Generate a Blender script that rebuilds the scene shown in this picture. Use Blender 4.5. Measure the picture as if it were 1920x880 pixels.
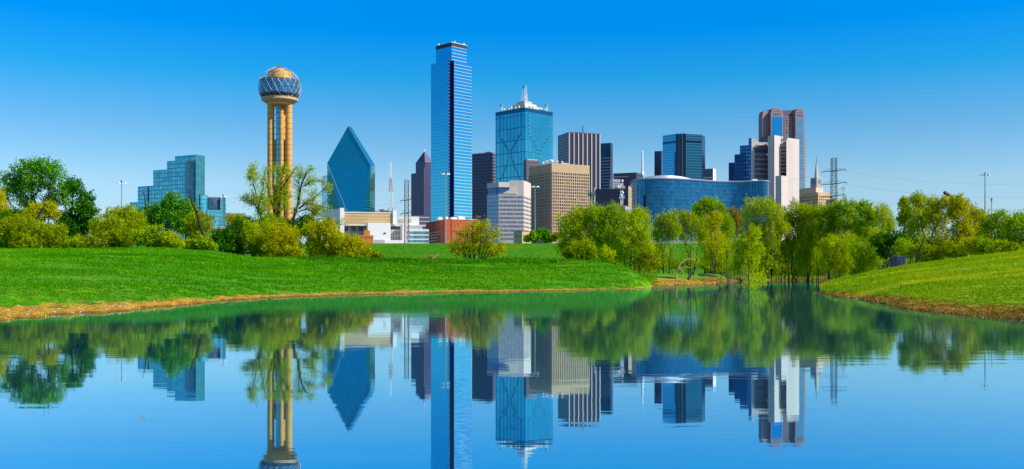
import bpy, bmesh, math, random
import numpy as np
from mathutils import Vector, Matrix
random.seed(7); RNG = np.random.default_rng(11)
R = math.radians
SC = bpy.context.scene
for o in list(bpy.data.objects): bpy.data.objects.remove(o)

# ------------------------------------------------------------------ camera, sky, sun, exposure
F = 1840.0; HOR = 520.0; CH = 1.1          # focal length and eye-level row in photo pixels, camera height in metres
cam = bpy.data.cameras.new('camera'); cam.sensor_width = 36; cam.lens = 36*F/1920
cam.shift_y = (HOR-440)/1920; cam.clip_start = 0.1; cam.clip_end = 40000
co = bpy.data.objects.new('camera', cam); SC.collection.objects.link(co)
co.location = (0, 0, CH); co.rotation_euler = (R(90), 0, 0); SC.camera = co
SUN_AZ = 108.0; SUN_EL = 40.0               # azimuth clockwise from +Y (view direction)
w = bpy.data.worlds.new('World'); SC.world = w; w.use_nodes = True
nt = w.node_tree; nt.nodes.clear()
sky = nt.nodes.new('ShaderNodeTexSky'); sky.sky_type = 'NISHITA'; sky.sun_disc = False
sky.sun_elevation = R(SUN_EL); sky.sun_rotation = R(SUN_AZ)
sky.air_density = 1.0; sky.dust_density = 0.3; sky.ozone_density = 2.5; sky.altitude = 150
# deep polarised blue overhead that pales toward the horizon: the sky's own colour, graded by elevation
tc = nt.nodes.new('ShaderNodeTexCoord'); sx = nt.nodes.new('ShaderNodeSeparateXYZ'); nt.links.new(tc.outputs['Generated'], sx.inputs[0])
mr = nt.nodes.new('ShaderNodeMapRange'); mr.inputs[1].default_value = 0.0; mr.inputs[2].default_value = 0.5; nt.links.new(sx.outputs[2], mr.inputs[0])
rp = nt.nodes.new('ShaderNodeValToRGB')
STOPS = [(0.0,(.66,.82,1.02)),(.054,(.72,.88,1.10)),(.092,(.73,.93,1.07)),(.145,(.41,.83,1.07)),(.197,(.07,.81,1.2)),(.2425,(0,.735,1.41)),(.27,(0,.77,1.49)),(.34,(.10,.78,1.4)),(.5,(.45,.86,1.2))]
while len(rp.color_ramp.elements) < len(STOPS): rp.color_ramp.elements.new(0.5)
EXPO = 0.35
for e, (p, c) in zip(rp.color_ramp.elements, STOPS): e.position = p*2; e.color = (c[0]*0.5, c[1]*0.5, c[2]*0.5, 1)
nt.links.new(mr.outputs[0], rp.inputs[0])
hs = nt.nodes.new('ShaderNodeVectorMath'); hs.operation = 'MULTIPLY'; nt.links.new(rp.outputs[0], hs.inputs[1])
bg = nt.nodes.new('ShaderNodeBackground'); bg.inputs['Strength'].default_value = 0.13*2/2**EXPO*0.5
sc2 = nt.nodes.new('ShaderNodeVectorMath'); sc2.operation = 'SCALE'; sc2.inputs['Scale'].default_value = 2.0
wo = nt.nodes.new('ShaderNodeOutputWorld')
nt.links.new(sky.outputs[0], hs.inputs[0]); nt.links.new(hs.outputs[0], sc2.inputs[0]); nt.links.new(sc2.outputs[0], bg.inputs['Color'])
nt.links.new(bg.outputs[0], wo.inputs['Surface'])
sl = bpy.data.lights.new('sun', 'SUN'); sl.energy = 5.0; sl.angle = R(0.5); sl.color = (1.0, 0.93, 0.80)
so = bpy.data.objects.new('sun', sl); SC.collection.objects.link(so)
sd = Vector((math.sin(R(SUN_AZ))*math.cos(R(SUN_EL)), math.cos(R(SUN_AZ))*math.cos(R(SUN_EL)), math.sin(R(SUN_EL))))
so.rotation_euler = sd.to_track_quat('Z', 'Y').to_euler(); so.location = (0, 0, 400)
SC.view_settings.view_transform = 'Standard'; SC.view_settings.look = 'None'
SC.view_settings.exposure = EXPO; SC.view_settings.gamma = 1.0; SC.view_settings.use_curve_mapping = False

# ------------------------------------------------------------------ helpers
def X(px, d): return (px-960.0)/F*d
def Zp(py, d): return CH+(HOR-py)/F*d
COL = SC.collection
def tag(o, label=None, cat=None, group=None, kind=None):
    if label: o['label'] = label
    if cat: o['category'] = cat
    if group: o['group'] = group
    if kind: o['kind'] = kind
    return o
def empty(name, loc, rz=0, label=None, cat=None, group=None):
    o = bpy.data.objects.new(name, None); COL.objects.link(o); o.location = loc; o.rotation_euler = (0, 0, rz)
    o.empty_display_size = 0.5
    return tag(o, label, cat, group)
def add(name, me, parent=None, loc=None, rz=0):
    o = bpy.data.objects.new(name, me); COL.objects.link(o)
    if parent: o.parent = parent
    if loc is not None: o.location = loc
    o.rotation_euler = (0, 0, rz)
    return o
class MB:
    def __init__(s): s.v = []; s.f = []
    def box(s, x0, x1, y0, y1, z0, z1):
        if x1 < x0: x0, x1 = x1, x0
        if y1 < y0: y0, y1 = y1, y0
        b = len(s.v)
        s.v += [(x0,y0,z0),(x1,y0,z0),(x1,y1,z0),(x0,y1,z0),(x0,y0,z1),(x1,y0,z1),(x1,y1,z1),(x0,y1,z1)]
        s.f += [tuple(b+i for i in q) for q in ((0,3,2,1),(4,5,6,7),(0,1,5,4),(1,2,6,5),(2,3,7,6),(3,0,4,7))]
        return s
    def prism(s, poly, z0, z1, top=None):
        # poly counter-clockwise (x,y); top optional list of z per vertex
        b = len(s.v); n = len(poly)
        s.v += [(p[0], p[1], z0) for p in poly]
        s.v += [(p[0], p[1], (top[i] if top else z1)) for i, p in enumerate(poly)]
        s.f.append(tuple(b+i for i in reversed(range(n)))); s.f.append(tuple(b+n+i for i in range(n)))
        for i in range(n):
            j = (i+1) % n; s.f.append((b+i, b+j, b+n+j, b+n+i))
        return s
    def extr_y(s, prof, y0, y1):
        # profile of (x,z) counter-clockwise seen from -y, swept from y0 to y1
        b = len(s.v); n = len(prof)
        s.v += [(p[0], y0, p[1]) for p in prof]+[(p[0], y1, p[1]) for p in prof]
        s.f.append(tuple(b+i for i in range(n))); s.f.append(tuple(b+n+i for i in reversed(range(n))))
        for i in range(n):
            j = (i+1) % n; s.f.append((b+j, b+i, b+n+i, b+n+j))
        return s
    def cyl(s, cx, cy, z0, z1, r0, r1=None, n=24):
        if r1 is None: r1 = r0
        b = len(s.v)
        for r, z in ((r0, z0), (r1, z1)):
            for i in range(n):
                a = 2*math.pi*i/n; s.v.append((cx+r*math.cos(a), cy+r*math.sin(a), z))
        s.f.append(tuple(b+i for i in reversed(range(n)))); s.f.append(tuple(b+n+i for i in range(n)))
        for i in range(n):
            j = (i+1) % n; s.f.append((b+i, b+j, b+n+j, b+n+i))
        return s
    def tube(s, pts, rad, n=6):
        pts = [Vector(p) for p in pts]
        if not hasattr(rad, '__len__'): rad = [rad]*len(pts)
        b = len(s.v); prev = None
        for i, p in enumerate(pts):
            t = (pts[min(i+1, len(pts)-1)]-pts[max(i-1, 0)])
            if t.length < 1e-9: t = Vector((0, 0, 1))
            t.normalize()
            if prev is None:
                a = Vector((1, 0, 0)) if abs(t.x) < 0.8 else Vector((0, 1, 0))
                u = t.cross(a).normalized()
            else:
                u = prev-t*prev.dot(t)
                u = u.normalized() if u.length > 1e-6 else t.orthogonal().normalized()
            prev = u; vv = t.cross(u)
            for k in range(n):
                an = 2*math.pi*k/n; q = p+(u*math.cos(an)+vv*math.sin(an))*rad[i]; s.v.append(tuple(q))
        for i in range(len(pts)-1):
            for k in range(n):
                j = (k+1) % n
                s.f.append((b+i*n+k, b+i*n+j, b+(i+1)*n+j, b+(i+1)*n+k))
        s.f.append(tuple(b+k for k in reversed(range(n))))
        e = b+(len(pts)-1)*n; s.f.append(tuple(e+k for k in range(n)))
        return s
    def sphere(s, c, r, nu=10, nv=7, sz=1.0):
        b = len(s.v)
        for i in range(nv+1):
            th = math.pi*i/nv
            for k in range(nu):
                a = 2*math.pi*k/nu
                s.v.append((c[0]+r*math.sin(th)*math.cos(a), c[1]+r*math.sin(th)*math.sin(a), c[2]+r*sz*math.cos(th)))
        for i in range(nv):
            for k in range(nu):
                j = (k+1) % nu
                s.f.append((b+i*nu+k, b+(i+1)*nu+k, b+(i+1)*nu+j, b+i*nu+j))
        return s
    def cone(s, cx, cy, z0, z1, r, n=4, rot=0):
        b = len(s.v)
        for i in range(n):
            a = rot+2*math.pi*i/n; s.v.append((cx+r*math.cos(a), cy+r*math.sin(a), z0))
        s.v.append((cx, cy, z1))
        s.f.append(tuple(b+i for i in reversed(range(n))))
        for i in range(n): s.f.append((b+i, b+(i+1) % n, b+n))
        return s
    def mesh(s, name, m=None):
        me = bpy.data.meshes.new(name); me.from_pydata(s.v, [], s.f); me.update()
        if m: me.materials.append(m)
        return me
    def build(s, name, m, parent=None, loc=None, rz=0, smooth=False):
        me = s.mesh(name, m)
        if smooth: me.polygons.foreach_set('use_smooth', [True]*len(me.polygons))
        return add(name, me, parent, loc, rz)

# ------------------------------------------------------------------ materials (all procedural)
class NT:
    def __init__(s, name):
        s.m = bpy.data.materials.new(name); s.m.use_nodes = True; s.t = s.m.node_tree; s.t.nodes.clear()
        s.out = s.n('ShaderNodeOutputMaterial')
    def n(s, typ, **kw):
        nd = s.t.nodes.new(typ)
        for k, v in kw.items(): setattr(nd, k, v)
        return nd
    def l(s, a, b): s.t.links.new(a, b)
    def setv(s, sock, v):
        if isinstance(v, bpy.types.NodeSocket): s.l(v, sock)
        elif isinstance(v, (tuple, list)) and len(v) == 3 and sock.type == 'RGBA': sock.default_value = (*v, 1)
        else: sock.default_value = v
    def math(s, op, a, b=0.0, c=None):
        nd = s.n('ShaderNodeMath', operation=op); s.setv(nd.inputs[0], a); s.setv(nd.inputs[1], b)
        if c is not None: s.setv(nd.inputs[2], c)
        return nd.outputs[0]
    def mix(s, f, a, b, blend='MIX'):
        nd = s.n('ShaderNodeMix', data_type='RGBA', blend_type=blend)
        s.setv(nd.inputs[0], f); s.setv(nd.inputs[6], a); s.setv(nd.inputs[7], b); return nd.outputs[2]
    def noise(s, vec, scale, detail=3, rough=0.55):
        nd = s.n('ShaderNodeTexNoise'); nd.inputs['Scale'].default_value = scale; nd.inputs['Detail'].default_value = detail
        nd.inputs['Roughness'].default_value = rough
        if vec is not None: s.l(vec, nd.inputs['Vector'])
        return nd.outputs[0]
    def ramp(s, f, stops):
        nd = s.n('ShaderNodeValToRGB'); el = nd.color_ramp.elements
        while len(el) < len(stops): el.new(0.5)
        for e, (p, c) in zip(el, stops): e.position = p; e.color = (*c, 1) if len(c) == 3 else c
        s.setv(nd.inputs[0], f); return nd.outputs[0]
    def pr(s, col, rough=0.6, metal=0.0, spec=0.5, normal=None):
        nd = s.n('ShaderNodeBsdfPrincipled'); s.setv(nd.inputs['Base Color'], col); s.setv(nd.inputs['Roughness'], rough)
        s.setv(nd.inputs['Metallic'], metal); nd.inputs['Specular IOR Level'].default_value = spec
        if normal is not None: s.l(normal, nd.inputs['Normal'])
        return nd.outputs[0]
    def bump(s, h, strength=0.3, dist=0.1):
        nd = s.n('ShaderNodeBump'); nd.inputs['Strength'].default_value = strength; nd.inputs['Distance'].default_value = dist
        s.l(h, nd.inputs['Height']); return nd.outputs[0]
    def done(s, sh): s.l(sh, s.out.inputs['Surface']); return s.m
    def obj(s): return s.n('ShaderNodeTexCoord').outputs['Object']
    def uv(s): return s.n('ShaderNodeTexCoord').outputs['UV']

def plain(name, col, rough=0.7, metal=0.0, scale=0.15, amt=0.18, spec=0.4):
    t = NT(name); v = t.obj()
    a = t.noise(v, scale, 4); b = t.noise(v, scale*9, 2)
    f = t.math('ADD', t.math('MULTIPLY', a, 0.65), t.math('MULTIPLY', b, 0.35))
    lo = tuple(c*(1-amt) for c in col); hi = tuple(min(1, c*(1+amt)) for c in col)
    return t.done(t.pr(t.mix(f, lo, hi), rough, metal, spec))

def facade(name, base, line, cw, ch, lw=0.1, lh=0.12, rough=0.08, metal=0.75, jit=0.25, tilt=0.02, uv=False, hline=None, lrough=0.5):
    t = NT(name); v = t.uv() if uv else t.obj()
    sp = t.n('ShaderNodeSeparateXYZ'); t.l(v, sp.inputs[0])
    if uv: s_, z_ = sp.outputs[0], sp.outputs[1]
    else: s_, z_ = t.math('ADD', sp.outputs[0], sp.outputs[1]), sp.outputs[2]
    u = t.math('DIVIDE', s_, cw); q = t.math('DIVIDE', z_, ch)
    u = t.math('ADD', u, 0.003); q = t.math('ADD', q, 0.003)
    mu = t.math('LESS_THAN', t.math('FRACT', u), lw); mq = t.math('LESS_THAN', t.math('FRACT', q), lh)
    cx = t.n('ShaderNodeCombineXYZ'); t.l(t.math('FLOOR', u), cx.inputs[0]); t.l(t.math('FLOOR', q), cx.inputs[1])
    wn = t.n('ShaderNodeTexWhiteNoise', noise_dimensions='2D'); t.l(cx.outputs[0], wn.inputs['Vector'])
    big = t.noise(t.obj(), 0.02, 2)
    lo = tuple(c*(1-jit) for c in base); hi = tuple(min(1, c*(1+jit)) for c in base)
    rnd = t.math('ADD', t.math('MULTIPLY', wn.outputs['Value'], 0.6), t.math('MULTIPLY', big, 0.4))
    col = t.mix(rnd, lo, hi)
    geo = t.n('ShaderNodeNewGeometry')
    vs = t.n('ShaderNodeVectorMath', operation='SUBTRACT'); t.l(wn.outputs['Color'], vs.inputs[0]); vs.inputs[1].default_value = (.5,.5,.5)
    vm = t.n('ShaderNodeVectorMath', operation='SCALE'); t.l(vs.outputs[0], vm.inputs[0]); vm.inputs['Scale'].default_value = tilt
    va = t.n('ShaderNodeVectorMath', operation='ADD'); t.l(geo.outputs['Normal'], va.inputs[0]); t.l(vm.outputs[0], va.inputs[1])
    nn = t.n('ShaderNodeVectorMath', operation='NORMALIZE'); t.l(va.outputs[0], nn.inputs[0])
    glass = t.pr(col, rough, metal, 0.6, nn.outputs[0])
    l1 = t.pr(line, lrough, 0.0, 0.3)
    m1 = t.n('ShaderNodeMixShader'); t.l(mu, m1.inputs[0]); t.l(glass, m1.inputs[1]); t.l(l1, m1.inputs[2])
    l2 = l1 if hline is None else t.pr(hline, lrough, 0.0, 0.3)
    m2 = t.n('ShaderNodeMixShader'); t.l(mq, m2.inputs[0]); t.l(m1.outputs[0], m2.inputs[1]); t.l(l2, m2.inputs[2])
    return t.done(m2.outputs[0])

def leafmat(name, dark, mid, light, trans=0.3):
    t = NT(name)
    at = t.n('ShaderNodeAttribute', attribute_name='tint')
    c = t.ramp(at.outputs['Fac'], [(0.0, dark), (0.5, mid), (1.0, light)])
    d = t.n('ShaderNodeBsdfDiffuse'); t.l(c, d.inputs['Color'])
    tr = t.n('ShaderNodeBsdfTranslucent'); t.l(t.mix(0.5, c, (0.22, 0.30, 0.01)), tr.inputs['Color'])
    m = t.n('ShaderNodeMixShader'); m.inputs[0].default_value = trans
    t.l(d.outputs[0], m.inputs[1]); t.l(tr.outputs[0], m.inputs[2])
    return t.done(m.outputs[0])

M = {}
M['white'] = plain('white_render', (0.78, 0.76, 0.74), 0.75, amt=0.06)
M['white_stone'] = plain('white_stone', (0.60, 0.51, 0.46), 0.8, amt=0.07)
M['grey_stone'] = plain('grey_stone', (0.42, 0.42, 0.43), 0.8, amt=0.1)
M['tan'] = plain('tan_concrete', (0.50, 0.345, 0.20), 0.8, amt=0.12)
M['tan_ribbed'] = facade('tan_ribbed_wall', (0.50, 0.33, 0.15), (0.60, 0.43, 0.24), 200, 1.9, 0.0, 0.25, 0.8, 0.0, 0.1, 0.0)
M['tower_concrete'] = facade('board_marked_concrete', (0.66, 0.33, 0.075), (0.44, 0.21, 0.05), 300, 4.2, 0.0, 0.16, 0.85, 0.0, 0.12, 0.0)
M['brick_red'] = plain('red_brick', (0.48, 0.095, 0.03), 0.85, amt=0.1)
M['orange_paint'] = plain('orange_panel', (0.72, 0.22, 0.02), 0.7, amt=0.08)
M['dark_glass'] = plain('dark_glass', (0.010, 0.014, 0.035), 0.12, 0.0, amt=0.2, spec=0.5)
M['window_glass'] = plain('window_glass', (0.02, 0.022, 0.05), 0.15, 0.0, amt=0.4, spec=0.5)
M['blind'] = plain('window_blind', (0.22, 0.19, 0.16), 0.5)
M['window_sky'] = plain('window_pale', (0.06, 0.08, 0.14), 0.08, 0.4)
M['blue_window'] = plain('blue_window', (0.07,0.10,0.15), 0.15, 0.2, amt=0.3)
M['dark_metal'] = plain('dark_metal', (0.03, 0.03, 0.035), 0.5, 0.3)
M['galv'] = plain('galvanised_steel', (0.33, 0.33, 0.34), 0.45, 0.5)
M['pylon_dark'] = plain('dark_weathered_steel', (0.012, 0.012, 0.013), 0.7)
M['rust'] = plain('weathered_steel', (0.16, 0.09, 0.045), 0.6, 0.3)
M['white_paint'] = plain('white_paint', (0.80, 0.80, 0.80), 0.45)
M['red_paint'] = plain('red_paint', (0.55, 0.03, 0.03), 0.5)
M['green_copper'] = plain('green_cap', (0.05, 0.30, 0.22), 0.5)
M['gold_panel'] = plain('gold_panel', (0.74, 0.40, 0.08), 0.5, 0.25, scale=0.5, amt=0.25)
M['concrete'] = plain('pale_concrete', (0.55, 0.50, 0.43), 0.85)
M['roof_grey'] = plain('grey_roof', (0.30, 0.29, 0.30), 0.8)
M['roof_silver'] = plain('silver_roof', (0.34, 0.37, 0.47), 0.5, 0.2, amt=0.06)
M['purple_granite'] = plain('purple_granite', (0.10, 0.085, 0.14), 0.5, amt=0.1)
M['mauve'] = plain('mauve_granite', (0.29, 0.19, 0.20), 0.6, amt=0.07)
M['bark'] = plain('bark', (0.026, 0.018, 0.012), 0.9, scale=2, amt=0.4)
M['bark_grey'] = plain('weathered_bark', (0.26, 0.21, 0.15), 0.9, scale=2, amt=0.3)
M['bark_red'] = plain('reddish_twigs', (0.20, 0.10, 0.03), 0.9, scale=2, amt=0.3)
M['stone_pale'] = plain('pale_stone', (0.50, 0.34, 0.25), 0.9, scale=4, amt=0.2)
M['wood_dead'] = plain('dead_wood', (0.36, 0.24, 0.11), 0.9, scale=3, amt=0.3)

# palettes of leaf colour (dark, mid, light)
LF = {
 'cotton': leafmat('cottonwood_leaf', (0.02,0.12,0.003), (0.08,0.33,0.004), (0.22,0.58,0.01), 0.4),
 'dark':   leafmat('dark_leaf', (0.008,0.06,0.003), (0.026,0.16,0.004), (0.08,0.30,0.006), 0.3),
 'olive':  leafmat('olive_willow_leaf', (0.12,0.17,0.002), (0.31,0.40,0.003), (0.56,0.62,0.005), 0.4),
 'yellow': leafmat('yellow_spring_leaf', (0.22,0.22,0.002), (0.54,0.51,0.003), (0.82,0.74,0.006), 0.4),
 'lime':   leafmat('lime_spring_leaf', (0.17,0.26,0.002), (0.46,0.57,0.003), (0.74,0.78,0.005), 0.5),
 'green':  leafmat('fresh_green_leaf', (0.11,0.24,0.003), (0.30,0.49,0.004), (0.54,0.68,0.006), 0.5),
 'russet': leafmat('russet_leaf', (0.14,0.09,0.004), (0.32,0.21,0.005), (0.48,0.31,0.01), 0.35),
}

# ------------------------------------------------------------------ terrain
def itp(px, pts):
    a = np.array(pts, float); return np.interp(px, a[:, 0], a[:, 1])
SHORE_L = [(-3000,900),(-600,655),(0,600),(120,593),(240,582),(400,566),(520,559),(640,554),(800,550),(960,547),(1100,544.5),(1180,542.5),(1216,540),(1240,537)]
CREST_L = [(-3000,440),(-600,460),(0,466),(300,466),(390,470),(430,475),(470,482),(700,486),(1060,487),(1130,491),(1165,499),(1190,511),(1208,522),(1216,529),(1224,541),(1250,575)]
DCR_L = [(-3000,150),(0,150),(400,152),(470,160),(900,165),(1060,152),(1150,130),(1216,105),(1250,95)]
SHORE_R = [(1510,548),(1546,551),(1568,556),(1606,560),(1640,566),(1700,579),(1800,590),(1920,600),(2600,640),(5000,900)]
CREST_R = [(1510,620),(1532,560),(1543,548),(1551,539),(1567,529.5),(1604,519),(1640,510),(1700,498),(1800,486),(1920,471),(2300,455),(5000,440)]
DCR_R = [(1500,70),(1540,75),(1600,85),(1700,95),(1920,110),(5000,120)]
FAR = [(-3000,150),(1150,150),(1216,116),(1250,132),(1300,150),(1340,165),(1365,230),(1400,285),(1550,290),(1570,210),(1650,170),(5000,160)]
def bankprof(px, d, sh, cr, dc, back, sag):
    ds = CH*F/np.maximum(itp(px, sh)-HOR, 1.0); dc = np.maximum(itp(px, dc), ds+4)
    zc = CH+(HOR-itp(px, cr))/F*dc
    t = (d-ds)/(dc-ds)
    z = np.where(t < 0, (d-ds)*0.10, zc*np.clip(t, 0, 1))
    zb = np.minimum(zc, back)
    tb = np.clip((d-dc)/sag, 0, 1); tb = tb*tb*(3-2*tb)
    return np.where(t > 1, zc+(zb-zc)*tb, z), ds, t
def hgt(px, d):
    px = np.asarray(px, float); d = np.asarray(d, float)
    zl, dsl, tl = bankprof(px, d, SHORE_L, CREST_L, DCR_L, 2.0, 60.0)
    zr, dsr, tr = bankprof(px, d, SHORE_R, CREST_R, DCR_R, 1.6, 50.0)
    zl = np.where(px > 1255, -1.2, zl); zr = np.where(px < 1500, -1.2, zr)
    fs = itp(px, FAR); e = d-fs
    zf = np.where(e < 0, e*0.06, np.where(e < 8, e*0.05, 0.4+np.clip((e-8)/60, 0, 1)*1.4))
    zv = np.interp(d, [340, 398, 412, 455, 20000], [1.0, 14.9, 14.9, 5.0, 5.0])
    zv = np.where(d < 340, -9, zv)
    z = np.maximum(np.maximum(zl, zr), np.maximum(zf, zv))
    x = (px-960)/F*d
    lump = np.sin(x*0.21+np.sin(d*0.13)*1.3)*np.sin(d*0.17+1.1*np.sin(x*0.07))
    l2 = np.sin(x*0.9+1.7*np.sin(d*0.45))*np.sin(d*0.63+1.3*np.sin(x*0.5))
    amp = np.clip(z*0.5, 0, 1)
    z = z+amp*(0.10*lump+0.035*l2)*(d < 330)+np.where((z > -0.3) & (z < 0.7), 0.05*l2+0.05*np.sin(x*2.9+2*np.sin(d*1.3))*np.sin(d*2.1+x)+0.03*np.sin(x*6.1+d*3), 0)
    return np.maximum(z, -1.2)
def gz(px, d): return float(hgt(np.array([px]), np.array([d]))[0])

def build_terrain():
    a_in = np.degrees(np.arctan((np.linspace(-260, 2180, 800)-960)/F))
    a_out_l = np.linspace(-180, a_in[0]-0.5, 70); a_out_r = np.linspace(a_in[-1]+0.5, 180, 70)
    ang = np.radians(np.concatenate([a_out_l, a_in, a_out_r])); na = len(ang)
    dd = np.concatenate([[2.0, 6, 10, 14, 18], np.geomspace(20, 60, 110), np.geomspace(60.6, 175, 130), np.geomspace(177, 460, 90), np.geomspace(480, 14000, 26)])
    nd = len(dd)
    A, D = np.meshgrid(ang, dd, indexing='ij')
    ain = np.clip(A, R(-50), R(50)); px = 960+F*np.tan(ain)
    front = np.abs(A) < R(50)
    rr = np.where(front, D/np.cos(ain), D/np.cos(R(50)))
    z = hgt(px, D)
    z = np.where(np.abs(A) > R(100), np.where(D > 300, 3.0, -1.2), z)
    v = np.stack([rr*np.sin(A), rr*np.cos(A), z], -1).reshape(-1, 3)
    f = []
    i = np.arange(na-1)[:, None]*nd; j = np.arange(nd-1)[None, :]
    q = np.stack([i+j, i+nd+j, i+nd+j+1, i+j+1], -1).reshape(-1, 4)
    me = bpy.data.meshes.new('ground'); me.from_pydata(v.tolist(), [], q[:, ::-1].tolist() if False else q.tolist()); me.update()
    me.polygons.foreach_set('use_smooth', [True]*len(me.polygons))
    if me.polygons[len(me.polygons)//2].normal.z < 0: me.flip_normals()
    t = NT('grassy_ground'); P = t.n('ShaderNodeNewGeometry').outputs['Position']
    sp = t.n('ShaderNodeSeparateXYZ'); t.l(P, sp.inputs[0]); zz = sp.outputs[2]; xx = sp.outputs[0]; yy = sp.outputs[1]
    n1 = t.noise(P, 0.06, 4); n2 = t.noise(P, 0.5, 5, 0.65); n3 = t.noise(P, 4.0, 4, 0.7); n4 = t.noise(P, 0.18, 4, 0.6)
    g = t.ramp(n2, [(0.3, (0.026,0.17,0.001)), (0.5, (0.050,0.26,0.001)), (0.7, (0.10,0.33,0.002))])
    g = t.mix(t.math('MULTIPLY', t.math('GREATER_THAN', n3, 0.55), 0.35), g, (0.17, 0.38, 0.006))
    dry = t.ramp(n1, [(0.5, (0,0,0)), (0.68, (1,1,1))])
    right = t.n('ShaderNodeMapRange'); t.l(t.math('SUBTRACT', xx, t.math('MULTIPLY', yy, 0.31)), right.inputs[0])
    right.inputs[1].default_value = -2; right.inputs[2].default_value = 6
    near = t.math('LESS_THAN', yy, 200.0)
    rgt = t.math('MULTIPLY', right.outputs[0], near)
    g = t.mix(t.math('MULTIPLY', rgt, 0.75), g, t.ramp(n2, [(0.3, (0.13,0.28,0.002)), (0.5, (0.28,0.40,0.003)), (0.7, (0.46,0.44,0.008))]))
    g = t.mix(t.math('MULTIPLY', dry, 0.3), g, (0.30, 0.30, 0.008))
    # bare mud along the waterline
    mud = t.ramp(n3, [(0.25, (0.17,0.085,0.008)), (0.5, (0.46,0.25,0.022)), (0.75, (0.66,0.42,0.06))])
    mud2 = t.ramp(n3, [(0.3, (0.04,0.018,0.004)), (0.5, (0.19,0.10,0.012)), (0.75, (0.46,0.30,0.04))])
    deep = t.math('MULTIPLY', t.math('GREATER_THAN', yy, 172.0), t.math('LESS_THAN', yy, 330.0))
    mud = t.mix(t.math('MAXIMUM', rgt, deep), mud, mud2)
    lim = t.n('ShaderNodeMapRange'); t.l(yy, lim.inputs[0]); lim.inputs[1].default_value = 28; lim.inputs[2].default_value = 75
    lim.inputs[3].default_value = 0.20; lim.inputs[4].default_value = 0.11
    lim2 = t.mix(rgt, lim.outputs[0], (0.24,)*3)
    far = t.math('MULTIPLY', t.math('GREATER_THAN', yy, 108.0), t.math('LESS_THAN', yy, 330.0))
    lim3 = t.math('ADD', lim2, t.math('MULTIPLY', far, t.math('MULTIPLY', n4, 1.7)))
    edge = t.math('SUBTRACT', t.math('ADD', lim3, t.math('ADD', t.math('MULTIPLY', t.math('SUBTRACT', n2, 0.5), 0.45), t.math('MULTIPLY', t.math('SUBTRACT', n4, 0.5), 0.5))), zz)
    mk = t.n('ShaderNodeMapRange'); t.l(edge, mk.inputs[0]); mk.inputs[1].default_value = -0.03; mk.inputs[2].default_value = 0.04
    c = t.mix(mk.outputs[0], g, mud)
    wet = t.n('ShaderNodeMapRange'); t.l(zz, wet.inputs[0]); wet.inputs[1].default_value = 0.02; wet.inputs[2].default_value = 0.07
    c = t.mix(wet.outputs[0], t.mix(1.0, c, (0.45,0.42,0.4), 'MULTIPLY'), c)
    c = t.mix(t.math('GREATER_THAN', yy, 335.0), c, t.mix(1.0, c, (0.72,0.74,0.7), 'MULTIPLY'))
    city = t.math('GREATER_THAN', yy, 470.0)
    c = t.mix(city, c, (0.16, 0.155, 0.15))
    b = t.bump(t.math('ADD', n3, t.math('MULTIPLY', n2, 1.0)), 0.7, 0.25)
    me.materials.append(t.done(t.pr(c, 0.95, 0, 0.1, b)))
    o = add('ground', me); tag(o, 'grassy river banks and levee with muddy edges', 'ground', kind='structure')
    return o
GROUND = build_terrain()

def build_water():
    ys = np.concatenate([[-400, -100, -20], np.linspace(0, 320, 60), [345]])
    xs = np.concatenate([[-900, -400, -250], np.linspace(-200, 200, 60), [250, 400, 900]])
    v = [(x, y, 0.0) for y in ys for x in xs]; n = len(xs)
    f = [(j*n+i, j*n+i+1, (j+1)*n+i+1, (j+1)*n+i) for j in range(len(ys)-1) for i in range(n-1)]
    me = bpy.data.meshes.new('water'); me.from_pydata(v, [], f); me.update()
    t = NT('pond_water'); P = t.n('ShaderNodeNewGeometry').outputs['Position']
    mp = t.n('ShaderNodeMapping'); t.l(P, mp.inputs[0]); mp.inputs['Scale'].default_value = (0.45, 2.0, 1)
    n1 = t.noise(mp.outputs[0], 1.6, 3, 0.5); n2 = t.noise(mp.outputs[0], 0.35, 2)
    n3 = t.noise(P, 0.045, 3); cat_ = t.n('ShaderNodeMapRange'); t.l(n3, cat_.inputs[0]); cat_.inputs[1].default_value = 0.42; cat_.inputs[2].default_value = 0.62; cat_.inputs[3].default_value = 0.3; cat_.inputs[4].default_value = 0.85
    h = t.math('ADD', t.math('MULTIPLY', n1, cat_.outputs[0]), n2)
    b = t.bump(h, 0.5, 0.0042)
    gl = t.n('ShaderNodeBsdfGlossy'); t.setv(gl.inputs['Color'], (0.58, 0.88, 1.0)); gl.inputs['Roughness'].default_value = 0.018; t.l(b, gl.inputs['Normal'])
    body = t.pr((0.006, 0.11, 0.22), 0.3, 0, 0.2, b)
    fr = t.n('ShaderNodeFresnel'); fr.inputs['IOR'].default_value = 1.33
    k = t.n('ShaderNodeMapRange'); t.l(fr.outputs[0], k.inputs[0]); k.inputs[1].default_value = 0.0; k.inputs[2].default_value = 0.6
    k.inputs[3].default_value = 0.82; k.inputs[4].default_value = 0.93
    m = t.n('ShaderNodeMixShader'); t.l(k.outputs[0], m.inputs[0]); t.l(body, m.inputs[1]); t.l(gl.outputs[0], m.inputs[2])
    me.materials.append(t.done(m.outputs[0]))
    o = add('water', me); tag(o, 'still blue river water mirroring the skyline', 'water', kind='structure')
build_water()

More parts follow.
